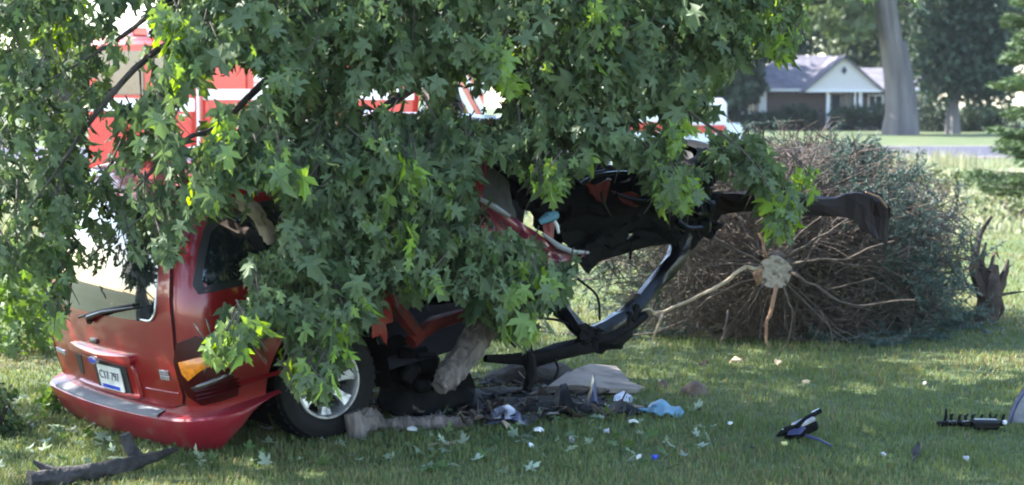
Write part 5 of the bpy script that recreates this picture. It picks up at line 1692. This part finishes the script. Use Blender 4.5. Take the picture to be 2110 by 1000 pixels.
# foundation shrubs
for lab, px, w_, top in (('dark clipped shrub below the left shutter', 1590, 1.3, 236), ('low dark shrub before the brick wall', 1640, 1.2, 226), ('large rounded shrub before the porch', 1752, 1.7, 224), ('dark shrub between porch and grey trunk', 1815, 1.2, 222), ('wide dark shrub right of the grey trunk', 1915, 1.4, 218), ('dark hedge shrub under the drooping evergreen', 2003, 1.3, 220), ('far right dark hedge shrub by the standing spruce', 2062, 1.2, 222), ('dark shrub at the far left end of the house', 1535, 1.2, 240)):
    yb_ = HY - 2.4 if px != 1752 else HY - 3.4
    if px > 1880:
        yb_ = HY - 6.5
    sc_k = 3720 / yb_
    bush('foundation_shrub', lab, ((px - 1055) / sc_k, yb_, 0), w_, 1.0, CZ + (210 - top) / sc_k, 2600, .16, (.012, .024, .012), (.032, .052, .024), 'shrubs along the house front', 'shrub')

# ------------------------------------------------------------------ fire engine, seen through the leaves
def oriented(o_, yaw):
    m_ = rotz(yaw)
    return lambda x, y, z: o_ + m_ @ np.array([x, y, z])
al_ = R_(152)                       # heading: left and away
rear = G(985, 440)
FE = np.array([(1000 - 1055) / F * 32.5, 32.5, 0])
fe = thing('fire_engine', 'red fire engine with white stripe parked behind the leaning maple', 'fire engine', FE)
Rf = rotz(al_)
def fe_pt(x, y, z): return FE + Rf @ np.array([x, y, z])
# local: x forward from the rear, y left of the engine (left side faces the camera), z up
def fbox(name, xa, xb, ya, yb, za, zb, m, parent=fe, bev=.0):
    return MB().box(fe_pt((xa + xb) / 2, (ya + yb) / 2, (za + zb) / 2), (xb - xa, yb - ya, zb - za), Rf, bev).build(name, M[m], parent, smooth=bev > 0)
W2 = 2.45
fb = fbox('body', 0, 4.4, 0, W2, .55, 2.9, 'red_truck', bev=.04)
fc = fbox('cab', 4.55, 7.2, 0, W2, .55, 3.05, 'red_truck', bev=.12)
fbox('chassis', .2, 7.0, .2, W2 - .2, .35, .56, 'black')
for k, (xa, xb) in enumerate(((.25, 1.2), (1.35, 2.3), (2.45, 3.3), (3.45, 4.25))):
    d_ = fbox('locker_door', xa, xb, W2 - .01, W2 + .025, 1.35 if k in (1,) else .75, 2.7, 'red_truck', fb, .01)
    for j in range(6 if k == 2 else 0):
        fbox('shutter_slat', xa + .03, xb - .03, W2 + .022, W2 + .036, 1.4 + j * .21, 1.58 + j * .21, 'chrome', d_)
fbox('stripe', .0, 4.38, W2 + .026, W2 + .034, 1.93, 2.11, 'truck_white', fb)
fbox('stripe', 4.6, 7.1, W2 + .005, W2 + .018, 1.72, 1.95, 'truck_white', fc)
fbox('pump_panel', 4.28, 4.56, .05, W2 - .05,   .7, 2.8, 'red_truck')
for (xa, xb) in ((4.75, 5.55), (5.75, 6.85)):
    fbox('cab_window', xa, xb, W2 - .01, W2 + .012, 2.02, 2.82, 'truck_glass', fc, .005)
    dd = fbox('cab_door', xa - .06, xb + .06, W2 - .02, W2 + .004, .8, 2.0, 'red_truck', fc, .005)
    fbox('handle', xa + .02, xa + .16, W2 + .018, W2 + .05, 1.62, 1.67, 'chrome', dd)
fbox('windscreen', 7.19, 7.215, .15, W2 - .15, 1.9, 2.85, 'truck_glass', fc)
lb_ = fbox('light_bar', 6.3, 6.6, .3, W2 - .3, 3.08, 3.25, 'truck_white', fc, .03)
fbox('lamp', 6.28, 6.62, .35, .8, 3.10, 3.27, 'lightred', lb_, .03)
fbox('lamp', 6.28, 6.62, W2 - .8, W2 - .35, 3.10, 3.27, 'lightred', lb_, .03)
# rear chevrons: real diagonal strips
rp = fbox('rear_panel', -.03, .0, .08, W2 - .08, .8, 2.75, 'red_truck', fb)
cy_ = W2 / 2
for sg in (-1, 1):
    for k in range(5):
        z0 = .75 + k * .42
        pts_ = []
        ya, yb_ = cy_ + sg * .02, cy_ + sg * (W2 / 2 - .1)
        za, zb = z0 + 1.0, z0
        cl_ = lambda z: min(max(z, .8), 2.75)
        quad = [(ya, cl_(za)), (ya, cl_(za + .2)), (yb_, cl_(zb + .2)), (yb_, cl_(zb))]
        if abs(quad[0][1] - quad[1][1]) + abs(quad[2][1] - quad[3][1]) < .05:
            continue
        MB().poly_prism([fe_pt(-.034, y, z) for y, z in quad], fe_pt(-.045, 0, 0) - fe_pt(-.034, 0, 0)).build('chevron_strip', M['truck_white'], rp, smooth=False)
for y_ in (.25, W2 - .25):
    MB().lathe([(.001, .03), (.08, .02), (.1, 0)], fe_pt(-.05, y_, 2.6), Rf @ np.stack([[0, 1, 0], [0, 0, 1], [-1, 0, 0]], 1).astype(float) , 16).build('tail_lamp', M['lightred'], fb)
fbox('rear_step', -.45, 0, .1, W2 - .1, .5, .58, 'chrome', fb, .01)
for x_ in (1.6, 5.4):
    for y_ in (.05, W2 - .05):
        mt_ = Rf @ np.stack([[1, 0, 0], [0, 0, 1], [0, -1, 0]], 1).astype(float) if y_ < 1 else Rf @ np.stack([[1, 0, 0], [0, 0, -1], [0, 1, 0]], 1).astype(float)
        w_ = MB().lathe([(.28, -.14), (.45, -.15), (.51, -.1), (.52, 0), (.51, .1), (.45, .14), (.28, .13)], fe_pt(x_, y_, .52), mt_, 32).build('wheel', M['rubber'], fe)
        MB().lathe([(.001, .08), (.1, .08), (.14, .05), (.24, .06), (.29, .12)], fe_pt(x_, y_, .52), mt_, 24).build('rim', M['chrome'], w_)
fbox('front_bumper', 7.2, 7.55, .02, W2 - .02, .5, .8, 'chrome', fe, .04)
for j in range(3):
    fbox('ladder_rail', .2, 4.2, .5 + j * .6, .58 + j * .6, 2.9, 3.0, 'chrome', fb, .01)
fbox('hand_rail', 4.46, 4.52, W2 + .02, W2 + .06, .9, 2.7, 'truck_white', fe, .01)

# ------------------------------------------------------------------ ambulance beyond the wreck
AM = np.array([(1272 - 1055) / F * 54, 54.0, 0])
am = thing('ambulance', 'white ambulance with red band glimpsed beyond the maple tips', 'ambulance', AM)
Ra = rotz(R_(12))
def abox(name, xa, xb, ya, yb, za, zb, m, parent=am, bev=0.0):
    c = AM + Ra @ np.array([(xa + xb) / 2, (ya + yb) / 2, (za + zb) / 2])
    return MB().box(c, (xb - xa, yb - ya, zb - za), Ra, bev).build(name, M[m], parent, smooth=bev > 0)
ab = abox('body', 0, 2.2, 0, 2.1, .5, 2.55, 'truck_white', bev=.06)
ac = abox('cab', 2.2, 3.5, .1, 2.0, .5, 1.95, 'truck_white', bev=.15)
abox('hood', 3.4, 4.0, .15, 1.95, .5, 1.2, 'truck_white', bev=.1)
abox('stripe', .0, 2.2, -.012, .004, .95, 1.25, 'red_truck', ab)
abox('stripe', 2.22, 3.4, .086, .104, .9, 1.15, 'red_truck', ac)
abox('side_window', .9, 1.8, -.02, .01, 1.65, 2.2, 'truck_glass', ab)
abox('cab_window', 2.4, 3.2, .08, .11, 1.25, 1.75, 'truck_glass', ac)
abox('light_bar', 1.9, 2.25, .3, 1.8, 2.57, 2.72, 'lightred', ab, .03)
abox('rear_door', -.02, .01, .15, 1.95, .6, 2.4, 'truck_white', ab)
abox('stripe', -.03, -.02, .1, 2.0, 1.0, 1.32, 'red_truck', ab)
for x_ in (.7, 3.3):
    for y_ in (.1, 2.0):
        mt_ = Ra @ np.stack([[1, 0, 0], [0, 0, 1], [0, -1, 0]], 1).astype(float)
        MB().lathe([(.001, .08), (.2, .1), (.33, .11), (.37, .06), (.37, -.08), (.3, -.1)], AM + Ra @ np.array([x_, y_, .37]), mt_, 24).build('wheel', M['rubber'], am)

# ------------------------------------------------------------------ the air between
hz = bpy.data.materials.new('thin_air')
hz.use_nodes = True
t = hz.node_tree
for n in list(t.nodes):
    if n.type == 'BSDF_PRINCIPLED':
        t.nodes.remove(n)
pv = t.nodes.new('ShaderNodeVolumePrincipled')
pv.inputs['Color'].default_value = (.80, .87, 1.0, 1)
pv.inputs['Density'].default_value = 0.00013
t.links.new(pv.outputs[0], t.nodes['Material Output'].inputs['Volume'])
kind(MB().box((0, 160, 9.5), (460, 460, 21)).build('haze', hz, smooth=False), 'stuff')
